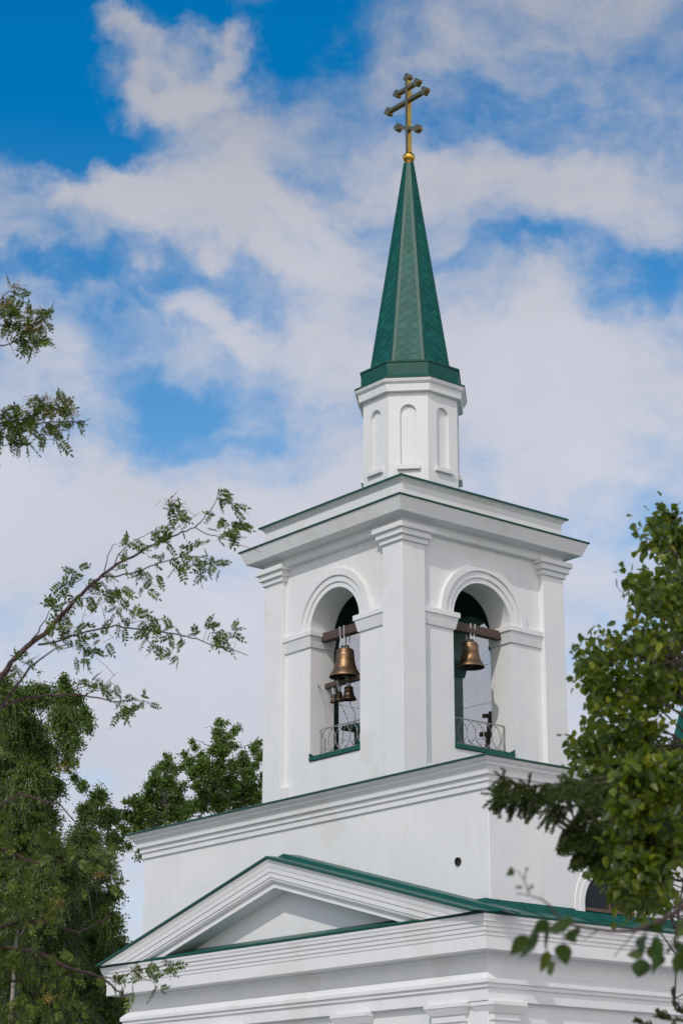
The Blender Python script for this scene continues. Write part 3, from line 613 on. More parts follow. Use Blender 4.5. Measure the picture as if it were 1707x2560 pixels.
# ------------------------------------------------------------------ bells, beams, ropes
def bell(name, c, rim, h, mat, label, group, hang, axis, beam_top):
    """c: centre of the rim plane; rim radius; height of the body; hang straps run over the beam"""
    root = tag(empty(name, c), label, 'bell', group)
    P_ = [(1.0, 0.0), (1.005, 0.03), (0.985, 0.06), (0.90, 0.13), (0.89, 0.14), (0.80, 0.22), (0.785, 0.23), (0.71, 0.33), (0.65, 0.44), (0.61, 0.56), (0.60, 0.57), (0.585, 0.68), (0.585, 0.69), (0.575, 0.80), (0.565, 0.81), (0.56, 0.88), (0.53, 0.93), (0.45, 0.965), (0.30, 0.985), (0.0, 0.99)]
    b = MB(); b.lathe([(r_ * rim, z_ * h) for r_, z_ in P_], c, 40, 0)
    b.lathe([(0.0, 0.9 * h), (0.45 * rim, 0.88 * h), (0.52 * rim, 0.7 * h), (0.62 * rim, 0.4 * h), (0.82 * rim, 0.12 * h), (0.95 * rim, 0.0), (1.0 * rim, 0.0)], c, 40, 1)
    b.obj('bell_body', mat, root, smooth=True, mats=[mat, INSIDE])
    b = MB()
    for zz in (0.09, 0.25, 0.60, 0.84): 
        rr = [p for p in P_ if p[1] >= zz][0][0] * rim + 0.003
        b.tube([(c[0] + rr * math.cos(t_), c[1] + rr * math.sin(t_), c[2] + zz * h) for t_ in [2 * math.pi * i / 36 for i in range(36)]], 0.0045 * rim / 0.34 + 0.001, 5, closed=True)
    b.obj('ornament_bands', mat, root, smooth=True)
    b = MB(); s = rim / 0.34
    for t0 in range(0, 180, 60):
        d = Vector((math.cos(R(t0 + 20)), math.sin(R(t0 + 20)), 0)) * 0.085 * s
        base = Vector(c) + Vector((0, 0, 0.97 * h))
        b.tube([base + d * 1.1, base + d + Vector((0, 0, .055 * s)), base + Vector((0, 0, .085 * s)), base - d + Vector((0, 0, .055 * s)), base - d * 1.1], 0.016 * s, 6)
    b.obj('bell_crown', IRON, root)
    b = MB(); q0 = Vector(c) + Vector((0, 0, 0.9 * h)); b.tube([q0, (c[0] + .01, c[1], c[2] + 0.1 * h)], 0.011 * s, 6); b.lathe([(0, -.05 * s), (.04 * s, -.03 * s), (.045 * s, 0), (.03 * s, .04 * s), (0, .06 * s)], (c[0] + .01, c[1], c[2] + 0.06 * h), 12)
    b.obj('clapper', IRON, root)
    b = MB(); zt = c[2] + h + 0.02
    al = Vector((1, 0, 0)) if axis == 'x' else Vector((0, 1, 0)); ac = Vector((0, 1, 0)) if axis == 'x' else Vector((1, 0, 0))
    w_ = hang
    for sa in (-1, 1):
        for sc_ in (-1, 1):
            top = Vector((c[0], c[1], beam_top + 0.02)) + al * sa * 0.075 * s + ac * sc_ * w_
            bot = Vector((c[0], c[1], zt)) + al * sa * 0.05 * s + ac * sc_ * min(w_, 0.06 * s)
            b.bar(top, bot, 0.024 * s ** .5, 0.014)
    b.obj('hanging_strap', STEEL, root)
    return root
def beam(p, q, w, h, label, group=None):
    b = MB(); b.bar(p, q, w, h); o = b.obj('wooden_beam', WOOD); bevel(o, 0.012)
    return tag(o, label, 'beam', group)
beam((-0.80, -1.86, 12.93), (0.80, -1.86, 12.93), 0.17, 0.19, 'thick dark brown timber across the left arch, carrying the large bronze bell')
beam((1.86, -0.80, 12.885), (1.86, 0.80, 12.885), 0.17, 0.19, 'thick dark brown timber across the right arch, carrying a single bronze bell')
beam((-0.835, -1.74, 11.90), (0.82, -1.74, 11.90), 0.11, 0.11, 'thinner brown timber low in the left arch, carrying the small bells')
bell('bronze_bell', (-0.055, -1.86, 11.945), 0.335, 0.63, BRONZE, 'largest golden bronze bell, hung from white straps high in the left arch', 'bells of the tower', 0.09, 'x', 13.02)
bell('bronze_bell', (1.86, -0.055, 12.075), 0.292, 0.55, BRONZE, 'bronze bell hanging alone in the right arch above the railing', 'bells of the tower', 0.09, 'y', 12.98)
bell('small_bell', (-0.60, -1.72, 11.515), 0.085, 0.165, DARKBRONZE, 'smallest bell, at the left end of the low beam in the left arch', 'bells of the tower', 0.06, 'x', 11.955)
bell('small_bell', (-0.365, -1.76, 11.505), 0.105, 0.20, DARKBRONZE, 'small dark bell in the middle of the three on the low beam', 'bells of the tower', 0.06, 'x', 11.955)
bell('small_bell', (-0.080, -1.74, 11.485), 0.165, 0.29, DARKBRONZE, 'widest of the three small dark bells on the low beam, under the large bell', 'bells of the tower', 0.06, 'x', 11.955)
def rope(pts, label, r_=0.0045):
    b = MB(); P3 = [Vector(p) for p in pts]; out = []
    for i in range(len(P3) - 1):
        for j in range(6):
            t_ = j / 6; p = P3[i].lerp(P3[i + 1], t_); p.z -= 0.05 * math.sin(math.pi * t_) * (P3[i + 1] - P3[i]).length; out.append(p)
    out.append(P3[-1]); b.tube(out, r_, 5); o = b.obj('bell_rope', IRON); return tag(o, label, 'rope', 'ropes of the small bells')
rope([(-0.82, -1.98, 11.92), (-0.60, -1.76, 11.56)], 'thin wire from the wall hook to the smallest bell', 0.004)
rope([(-0.82, -1.98, 11.92), (-0.72, -1.86, 11.5), (-0.70, -1.80, 10.95)], 'thin wire hanging from the wall hook down beside the left reveal', 0.003)
rope([(-0.365, -1.76, 11.50), (-0.30, -1.66, 11.25), (-0.16, -1.5, 10.75)], 'dark rope running down from the middle small bell', 0.006)
rope([(-0.080, -1.74, 11.48), (-0.02, -1.62, 11.2), (-0.12, -1.5, 10.75)], 'dark rope running down from the widest small bell', 0.006)
st = tag(empty('ringing_stand', (-1.0, -0.75, 10.2)), 'small dark green stand with flat top behind the left railing', 'stand')
b = MB(); b.box(-1.25, -0.75, -0.98, -0.45, 11.13, 11.22); b.obj('stand_top', INGREEN, st)
b = MB(); b.box(-1.04, -0.96, -0.80, -0.72, 10.2, 11.13); b.obj('stand_post', INGREEN, st)
# wooden cross leaning inside the right arch
wc = tag(empty('wooden_cross', (0.9, 1.2, 10.3)), 'dark weathered wooden cross standing behind the right railing', 'cross')
b = MB(); b.bar((0.88, 1.2, 10.2), (1.12, 1.2, 11.45), 0.10, 0.06, up=(0, 1, 0)); bevel(b.obj('upright', WOOD, wc), 0.006)
b = MB(); b.bar((0.90, 1.17, 11.385), (1.26, 1.17, 11.33), 0.055, 0.085); b.obj('crosspiece', WOOD, wc)
b = MB(); b.bar((0.80, 1.17, 11.0), (1.20, 1.17, 10.93), 0.055, 0.10); b.obj('crosspiece', WOOD, wc)

# ------------------------------------------------------------------ vegetation
def at(x, y, depth):                     # photograph pixel (source) at a distance: the point where the thing grows
    d = FWD + RGT * (x - 853.5) / FPX - UPV * (y - 1280) / FPX
    return CAM + d * depth
def leaves_mesh(C, D, Nn, Ln, Wd, mat, name, parent, templ='hex', extra=None):
    """C origins, D length directions, Nn normals (n,3); one folded leaf each"""
    D = D / np.linalg.norm(D, axis=1, keepdims=True)
    T = np.cross(Nn, D); T /= (np.linalg.norm(T, axis=1, keepdims=True) + 1e-9); Nn = np.cross(D, T)
    if templ == 'quad': tv = [(0, 0, 0), (.45, .5, .06), (1, 0, -.06), (.45, -.5, .06)]; tf = [(0, 1, 2, 3)]
    elif templ == 'hex': tv = [(0, 0, 0), (.28, .46, .10), (.68, .36, .06), (1, 0, -.14), (.68, -.36, .06), (.28, -.46, .10)]; tf = [(0, 1, 2, 3), (0, 3, 4, 5)]
    else: tv = [(0, 0, 0), (.02, .22, .05), (.16, .46, .10), (.40, .50, .08), (.70, .28, .0), (1, 0, -.16), (.70, -.28, 0), (.40, -.50, .08), (.16, -.46, .10), (.02, -.22, .05)]; tf = [(0, 1, 2, 3, 4, 5), (0, 5, 6, 7, 8, 9)]
    V = []
    for (s, t, o) in tv: V.append(C + D * (s * Ln)[:, None] + T * (t * Wd)[:, None] + Nn * (o * Wd)[:, None])
    V = np.stack(V, 1).reshape(-1, 3); k = len(tv); n = len(C)
    me = bpy.data.meshes.new(name); nv = len(V); lp = sum(len(f) for f in tf)
    idx = (np.array([i for f in tf for i in f])[None, :] + (np.arange(n) * k)[:, None]).ravel()
    starts = []; s0 = 0
    for f in tf: starts.append(s0); s0 += len(f)
    ls = (np.array(starts)[None, :] + (np.arange(n) * lp)[:, None]).ravel(); tot = np.tile([len(f) for f in tf], n)
    me.vertices.add(nv); me.vertices.foreach_set('co', V.ravel()); me.loops.add(len(idx)); me.loops.foreach_set('vertex_index', idx.astype(np.int32))
    me.polygons.add(len(ls)); me.polygons.foreach_set('loop_start', ls.astype(np.int32)); me.polygons.foreach_set('loop_total', tot.astype(np.int32))
    me.update(calc_edges=True); me.materials.append(mat)
    o = bpy.data.objects.new(name, me); COL.objects.link(o)
    if parent is not None: o.parent = parent; o.matrix_parent_inverse = Matrix.Translation(-root_loc(parent))
    return o
def unit(v): return v / (np.linalg.norm(v, axis=-1, keepdims=True) + 1e-9)
def crooked(p, q, n=5, amp=0.06, sag=0.0):
    p, q = np.array(p), np.array(q); L = np.linalg.norm(q - p); out = []
    for i in range(n + 1):
        t = i / n; x = p + (q - p) * t + rng.normal(0, amp * L, 3) * math.sin(math.pi * t); x[2] += sag * L * math.sin(math.pi * t); out.append(x)
    return out
def tree(name, label, cat, group, trunk, tr, clumps, leafmat, bark, Ln, Wd, cover, templ='quad', twig_r=0.006, droop=0.3, limb_r=0.05, branch_part='branches'):
    """trunk: polyline; clumps: (point, radius). Limbs run from the trunk to each clump, twigs fill the clump, leaves sit on twigs."""
    root = tag(empty(name, tuple(trunk[0])), label, cat, group)
    b = MB(); k = len(trunk); b.tube(trunk, [tr * (1 - 0.85 * i / (k - 1)) for i in range(k)], 10); b.obj('trunk', bark, root, smooth=True)
    br = MB(); Cs = []; Ds = []
    tp = np.array([np.array(t) for t in trunk])
    dense = np.concatenate([tp[i] + (tp[i + 1] - tp[i]) * np.linspace(0, 1, 12, endpoint=False)[:, None] for i in range(k - 1)] + [tp[-1:]])
    for (c, r) in clumps:
        c = np.array(c); low = dense[dense[:, 2] < c[2] - 0.3 * np.linalg.norm(dense[:, :2] - c[:2], axis=1)]
        src = low[np.argmin(np.linalg.norm(low - c, axis=1))] if len(low) else dense[0]
        pts = crooked(src, c, 6, 0.05, 0.05); br.tube(pts, [limb_r * (1 - 0.8 * i / 6) for i in range(7)], 5)
        nl = max(12, int(cover * math.pi * r * r / (Ln * Wd * 0.5))); ntw = max(5, int(nl / 22)); per = max(4, nl // ntw)
        for j in range(ntw):
            d = unit(rng.normal(0, 1, 3)); rr = r * (0.45 + 0.75 * rng.random()); e = c + d * rr * np.array([1, 1, 1.0]); e[2] -= droop * rr * rng.random()
            s = c + d * rr * 0.12 * rng.random(); mid = (s + e) / 2 + rng.normal(0, 0.08 * r, 3); mid[2] += droop * 0.35 * rr
            br.tube([s, mid, e], [twig_r, twig_r * 0.7, twig_r * 0.35], 3)
            t = rng.random(per) ** 0.7; q = (1 - t)[:, None] ** 2 * s + (2 * t * (1 - t))[:, None] * mid + (t ** 2)[:, None] * e
            Cs.append(q + rng.normal(0, Ln * 0.7, (per, 3))); dd = unit((e - s)[None, :] + rng.normal(0, 0.7 * rr, (per, 3))); dd[:, 2] -= 0.55; Ds.append(dd)
    br.obj(branch_part, bark, root)
    C = np.concatenate(Cs); D = unit(np.concatenate(Ds)); n = len(C); Nn = unit(rng.normal(0, 1, (n, 3)) + np.array([0.1, -0.2, 0.7]))
    leaves_mesh(C, D, Nn, Ln * rng.uniform(.7, 1.25, n), Wd * rng.uniform(.75, 1.2, n), leafmat, 'foliage', root, templ)
    return root
K = 1707 / 1568
def clumps_from(lst, ox, oy, s, depth, jit, grow=1.0):
    out = []
    for (x, y, r) in lst:
        r = r * grow
        d = depth + random.uniform(-jit, jit); out.append((at(ox + x * s, oy + y * s, d), r * s / FPX * d))
    return out
# birches, far left
def ground_under(x, depth):
    p = at(x, 2560, depth); return np.array([p[0], p[1], 0.0])
bA = [(20, 1605, 50), (90, 1590, 42), (150, 1600, 38), (192, 1640, 24), (205, 1665, 14), (160, 1690, 36), (60, 1680, 55), (100, 1730, 45), (150, 1650, 42), (10, 1720, 60), (70, 1790, 52), (125, 1800, 30), (20, 1850, 70), (100, 1870, 44), (50, 1930, 66), (115, 1950, 45), (20, 2020, 70), (90, 2040, 60), (-40, 1650, 60), (-50, 1800, 80), (-40, 1950, 80), (157, 1745, 14), (170, 1785, 10), (150, 1560, 14), (5, 1575, 30), (180, 1605, 16)]
bB = [(228, 1826, 26), (205, 1860, 34), (250, 1870, 28), (262, 1925, 26), (190, 1930, 44), (238, 1985, 40), (165, 2000, 46), (262, 2045, 24), (200, 2065, 52), (140, 2095, 56), (248, 2112, 40), (278, 2172, 26), (222, 2165, 52), (150, 2185, 64), (80, 2150, 76), (20, 2120, 76), (272, 2235, 36), (205, 2255, 62), (120, 2275, 76), (40, 2260, 76), (250, 2325, 50), (292, 2345, 30), (170, 2355, 76), (80, 2370, 80), (0, 2370, 80), (190, 1800, 14), (238, 2060, 20), (285, 2290, 22)]
def trunk_to(x0, x1, ytop, depth, n=6):
    g = ground_under(x0, depth); t = at(x1 * K, ytop * K, depth); return [g + (t - g) * (i / n) + (rng.normal(0, 0.12, 3) * np.array([1, 1, 0]) if 0 < i < n else 0) for i in range(n + 1)]
tree('birch_tree', 'tall drooping birch highest at the left edge, its rounded top beside the bare sky', 'tree', 'birches left of the church', trunk_to(20 * K, 60, 1700, 53.5), 0.10, clumps_from(bA, 0, 0, K, 52, 2.0, 1.05) + clumps_from([q for q in bA if q[2] > 48], 0, 0, K, 55, 1.0, 1.1), BIRCHLEAF, BIRCHBARK, 0.062, 0.052, 9.5, droop=0.9, limb_r=0.022, twig_r=0.005)
tree('birch_tree', 'shorter birch with pale stems touching the left end of the pediment', 'tree', 'birches left of the church', trunk_to(230 * K, 236, 1900, 58.5), 0.09, clumps_from(bB, 0, 0, K, 57, 2.4, 1.08) + clumps_from([q for q in bB if q[2] > 40], 0, 0, K, 60.5, 1.0, 1.15), BIRCHLEAF, BIRCHBARK, 0.062, 0.052, 8.0, droop=0.9, limb_r=0.025, twig_r=0.006)
# poplars behind the church roof
PZ = (280, 1760, 0.2551)
pC = [(545, 505, 34), (545, 590, 62), (480, 630, 50), (610, 640, 50), (685, 620, 32), (440, 740, 84), (560, 770, 95), (715, 785, 26), (350, 795, 40), (640, 850, 80), (145, 950, 34), (235, 960, 76), (370, 900, 95), (500, 920, 110), (630, 950, 90), (300, 1050, 100), (450, 1080, 110), (170, 1090, 76), (55, 1050, 34), (30, 1150, 36), (120, 1220, 60), (250, 1200, 80), (600, 1080, 100), (400, 1200, 90), (160, 1385, 36), (110, 1405, 20), (285, 1440, 28), (300, 1490, 32), (230, 1495, 14), (420, 660, 30)]
pD = [(1060, 175, 44), (1130, 180, 22), (1045, 270, 62), (1070, 360, 76), (1200, 265, 36), (1248, 220, 24), (1165, 320, 30), (1200, 400, 44), (1000, 440, 66), (1090, 470, 70), (795, 360, 30), (810, 430, 30), (715, 495, 36), (770, 570, 64), (880, 520, 60), (900, 620, 95), (800, 670, 64), (830, 780, 64), (960, 720, 100), (1060, 620, 90), (1180, 590, 66), (1280, 520, 58), (1400, 430, 56), (1440, 380, 34), (1450, 520, 44), (1300, 620, 90), (1420, 590, 44), (1350, 700, 76), (1150, 760, 110), (1000, 850, 110), (1250, 820, 100), (1380, 830, 76), (900, 880, 70), (1445, 790, 34), (870, 980, 86), (760, 1000, 76), (1050, 980, 110), (1200, 950, 110), (1350, 920, 100), (1450, 900, 60), (700, 1080, 80), (1500, 700, 60), (1520, 480, 50)]
tree('poplar_tree', 'bushy poplar above the left end of the roof, lower and further left of the two', 'tree', 'poplars behind the church', trunk_to(430, 380, 1820, 60), 0.2, clumps_from(pC, *PZ, 60, 1.5, 1.08), POPLEAF, PALEBARK, 0.066, 0.056, 8.0, limb_r=0.025)
tree('poplar_tree', 'taller poplar with leaning top shoots, its right side against the tower wall', 'tree', 'poplars behind the church', trunk_to(560, 505, 1700, 64), 0.2, clumps_from(pD, *PZ, 64, 1.5, 1.1), POPLEAF, PALEBARK, 0.068, 0.058, 8.0, limb_r=0.025)
# lime at the right, nearer than the church
LZ = (1220, 1260, 0.3106); ZD = (1220, 1900, 0.3106)
l1 = [(1480, 120, 90), (1295, 170, 55), (1420, 270, 110), (1540, 240, 110), (1240, 350, 22), (1540, 420, 110), (1480, 500, 50), (1165, 610, 42), (1270, 630, 78), (1380, 640, 95), (1500, 650, 100), (1240, 750, 80), (1390, 760, 95), (1530, 780, 84), (1220, 860, 40), (1335, 830, 46), (1480, 890, 72), (1545, 1000, 90),
      (1150, 1010, 30), (1250, 1040, 50), (1350, 1080, 70), (1480, 1130, 100), (885, 1065, 18), (965, 1095, 38), (865, 1170, 46), (1080, 1140, 66), (1200, 1130, 60), (740, 1260, 46), (840, 1290, 78), (955, 1220, 78), (1300, 1200, 90), (1450, 1280, 110), (850, 1420, 86), (1000, 1400, 84), (1180, 1420, 84), (1350, 1420, 110), (1500, 1450, 110), (860, 1530, 66), (980, 1570, 90), (1120, 1590, 90), (1290, 1580, 84), (900, 1650, 50), (1050, 1710, 80), (1190, 1720, 76), (1300, 1830, 90), (860, 1760, 46), (760, 1845, 42), (900, 1860, 80), (720, 1950, 60), (850, 1990, 90), (1000, 1880, 90), (1150, 1900, 100), (1300, 1960, 110), (1500, 1990, 110), (700, 2035, 40), (1540, 1560, 50)]
l2 = [(700, 50, 44), (850, 80, 90), (1000, 60, 110), (1200, 100, 140), (1450, 100, 140), (1540, 300, 100), (1300, 300, 130), (1110, 330, 110), (1500, 520, 90), (1300, 600, 120), (1100, 690, 130), (960, 790, 95), (830, 850, 34), (1200, 850, 130), (1420, 740, 110), (1010, 940, 60), (1090, 1060, 76), (1220, 1080, 95), (1350, 950, 95), (1390, 1110, 50), (1250, 1180, 34)]
cl_ = clumps_from(l1, *LZ, 14, 1.3) + clumps_from(l2, *ZD, 14, 1.2) + clumps_from([q for q in l2 if q[0] > 1080], *ZD, 11.5, 0.25)
tb = at(1980, 2560, 14); tt = at(1800, 1350, 14)
lime_trunk = [np.array([tb[0], tb[1], 0]) + (tt - np.array([tb[0], tb[1], 0])) * (i / 6) + rng.normal(0, 0.05, 3) * (0 < i < 6) for i in range(7)]
tree('lime_tree', 'blurred sunlit lime tree filling the right edge in front of the church', 'tree', None, lime_trunk, 0.14, cl_, LIMELEAF, BARK, 0.060, 0.050, 10.5, 'hex', droop=0.35, limb_r=0.012, twig_r=0.003)

# spruce with hanging twigs in front of the lime
def spruce():
    SF = 1.15
    g = at(2050, 2560, 12.6); top = at(2000, 1500, 12.8)
    root = tag(empty('spruce_tree', (g[0], g[1], 0)), 'dark spruce boughs with hanging twigs at the lower right', 'tree')
    b = MB(); b.tube([(g[0], g[1], 0), tuple((np.array([g[0], g[1], 0]) + top) / 2), tuple(top)], [0.13, 0.08, 0.02], 10); b.obj('trunk', BARK, root, smooth=True)
    br = MB(); C = []; D = []
    def twig(p, d, L, dens=1300, nl=0.016):
        p = np.array(p); d = unit(np.array(d)); L *= SF; q = p + d * L; br.tube([p, q], [0.004, 0.002], 3)
        n = int(dens * L / SF); t = rng.random(n) ** 0.9; a = rng.random(n) * 2 * math.pi; e1 = unit(np.cross(d, [0.3, 0.9, 0.2])); e2 = np.cross(d, e1)
        C.append(p + d * (t * L)[:, None]); D.append(d * 0.75 + e1 * np.cos(a)[:, None] + e2 * np.sin(a)[:, None])
    def bough(pts, r0, ntw, Lm, hang=1.0, dep=12.6):
        P3 = [at(ZD[0] + x * ZD[2], ZD[1] + y * ZD[2], dep + dz) for (x, y, dz) in pts]
        br.tube(P3, [r0 * (1 - 0.85 * i / (len(P3) - 1)) for i in range(len(P3))], 6)
        for k in range(len(P3) - 1): twig(P3[k], P3[k + 1] - P3[k], np.linalg.norm(P3[k + 1] - P3[k]) / SF, 1500)
        for i in range(ntw):
            s = rng.random() * (len(P3) - 1); k = int(s); f = s - k; p = P3[k] + (P3[k + 1] - P3[k]) * f
            ax = unit(P3[k + 1] - P3[k]); side = rng.normal(0, 1, 3); hg = hang * (1.0 if rng.random() < 0.88 else -0.3); d = np.array([0, 0, -hg]) + ax * 0.55 + side * 0.19
            L = Lm * rng.uniform(0.55, 1.15) * (1.0 - 0.35 * (s / (len(P3) - 1)))
            twig(p, d, L)
            if rng.random() < 0.3: pm = p + unit(d) * L * SF * 0.45; twig(pm, d + rng.normal(0, 0.45, 3), L * 0.5)
    bough([(1700, -60, 0), (1400, 60, 0), (1000, 130, .1), (600, 190, .1), (330, 215, 0), (180, 180, -.1), (90, 150, -.1)], 0.009, 150, 0.15)
    bough([(1700, 150, .3), (1300, 260, .2), (900, 330, .1), (620, 380, 0), (420, 330, 0), (250, 300, 0), (60, 285, 0)], 0.012, 150, 0.17)
    bough([(1700, 300, -.3), (1300, 420, -.2), (1000, 480, -.1), (760, 520, 0), (600, 560, 0)], 0.012, 190, 0.20, 1.6)
    bough([(1700, 520, .2), (1350, 600, .1), (1050, 640, 0), (800, 660, 0), (720, 690, 0)], 0.012, 200, 0.19, 1.8)
    bough([(1700, 30, -.5), (1300, 120, -.4), (900, 190, -.3), (650, 200, -.2), (480, 230, 0)], 0.009, 110, 0.15, 0.9)
    bough([(1700, 2030, .3), (1620, 2060, .3), (1500, 2000, .3), (1490, 1900, .3)], 0.008, 16, 0.07, -0.6)
    bough([(1700, 2125, .3), (1560, 2100, .3), (1400, 2080, .3), (1370, 2060, .3)], 0.008, 18, 0.06, -0.5)
    bough([(1500, 2200, .3), (1300, 2150, .3), (1200, 2100, .3)], 0.006, 12, 0.05, -0.3)
    br.obj('branches', BARK, root)
    Cn = np.concatenate(C); Dn = unit(np.concatenate(D)); n = len(Cn)
    leaves_mesh(Cn, Dn, unit(rng.normal(0, 1, (n, 3))), rng.uniform(0.014, 0.023, n), rng.uniform(0.0030, 0.0046, n), NEEDLE, 'needles', root, 'quad')
spruce()

# near branch with heart-shaped leaves across the lower right corner
def near_branch():
    g = at(3100, 2560, 7.0); root = tag(empty('young_linden', (g[0], g[1], 0)), 'near thin branch with large dark heart-shaped leaves at the lower right corner', 'tree')
    Q = lambda x, y, d=7.0: at(ZD[0] + x * ZD[2], ZD[1] + y * ZD[2], d)
    b = MB(); b.tube([(g[0], g[1], 0), tuple(at(3050, 2000, 7.0)), tuple(at(2950, 1300, 7.1))], [0.06, 0.05, 0.02], 8); b.obj('trunk', BARK, root, smooth=True)
    br = MB()
    main = [at(3045, 2050, 7.0), at(2200, 2050, 7.0)] + [Q(*p) for p in [(1700, 1110), (1568, 1180), (1450, 1260), (1330, 1320), (1180, 1372), (980, 1378), (780, 1350), (620, 1310), (560, 1260), (490, 1170), (430, 1120), (340, 1095), (260, 1075)]]
    br.tube(main, [0.02, 0.016, 0.012, 0.010, 0.009, 0.008, 0.007, 0.006, 0.0055, 0.005, 0.0042, 0.0035, 0.003, 0.0022, 0.0015], 6)
    for pl in ([(330, 1080), (290, 970), (240, 895), (190, 885)], [(290, 960), (300, 900)], [(320, 1050), (350, 1020)], [(1190, 1370), (1100, 1480), (1010, 1580)], [(1280, 1340), (1200, 1480), (1140, 1540)], [(880, 1370), (780, 1440), (700, 1380)],
               [(1420, 1290), (1400, 1360), (1350, 1420)], [(1540, 1200), (1530, 1080), (1520, 1040)], [(620, 1310), (600, 1420), (610, 1500)], [(500, 1300), (470, 1400), (470, 1560)], [(1330, 1320), (1240, 1440), (1240, 1600)], [(1568, 1190), (1560, 1320), (1480, 1450)]):
        br.tube([Q(*p) for p in pl], [0.003] + [0.0018] * (len(pl) - 1), 5)
    br.obj('branches', REDBARK, root)
    L = [(400, 1335, 275, 1600, 150), (320, 1420, 165, 1580, 110), (450, 1280, 475, 1530, 130), (400, 1290, 470, 1400, 110), (575, 1285, 560, 1430, 150), (480, 1540, 420, 1720, 70), (485, 1630, 520, 1745, 85), (600, 1480, 620, 1660, 130), (640, 1380, 705, 1475, 90), (700, 1350, 720, 1420, 60), (620, 1290, 700, 1290, 80),
         (200, 880, 150, 930, 60), (300, 890, 320, 870, 34), (270, 1015, 205, 1035, 34), (340, 1030, 362, 1005, 28), (265, 1072, 225, 1080, 24),
         (1260, 1520, 1125, 1580, 120), (1240, 1420, 1220, 1530, 90), (1240, 1600, 1205, 1775, 130), (1350, 1420, 1340, 1730, 140), (1290, 1500, 1390, 1640, 90), (1400, 1340, 1250, 1360, 80), (1480, 1450, 1440, 1560, 110), (1530, 1460, 1600, 1600, 120), (1560, 1540, 1500, 1740, 110), (1600, 1300, 1530, 1420, 110), (1620, 1600, 1590, 1760, 110), (1520, 1080, 1540, 1180, 50), (1380, 1560, 1330, 1700, 100), (820, 1350, 770, 1360, 30)]
    C = np.array([Q(x0, y0, 7.0 + random.uniform(-.08, .08)) for x0, y0, *_ in L]); E_ = np.array([Q(x1, y1, 7.0 + random.uniform(-.08, .08)) for _, _, x1, y1, _ in L]); W_ = np.array([w for *_, w in L]) * ZD[2] / FPX * 7 * 1.2
    LN = np.linalg.norm(E_ - C, axis=1); n = len(L); nn = -np.tile(FWD, (n, 1)) + rng.normal(0, 0.45, (n, 3))
    leaves_mesh(C, E_ - C, nn, LN, W_, NEARLEAF, 'foliage', root, 'heart')
near_branch()

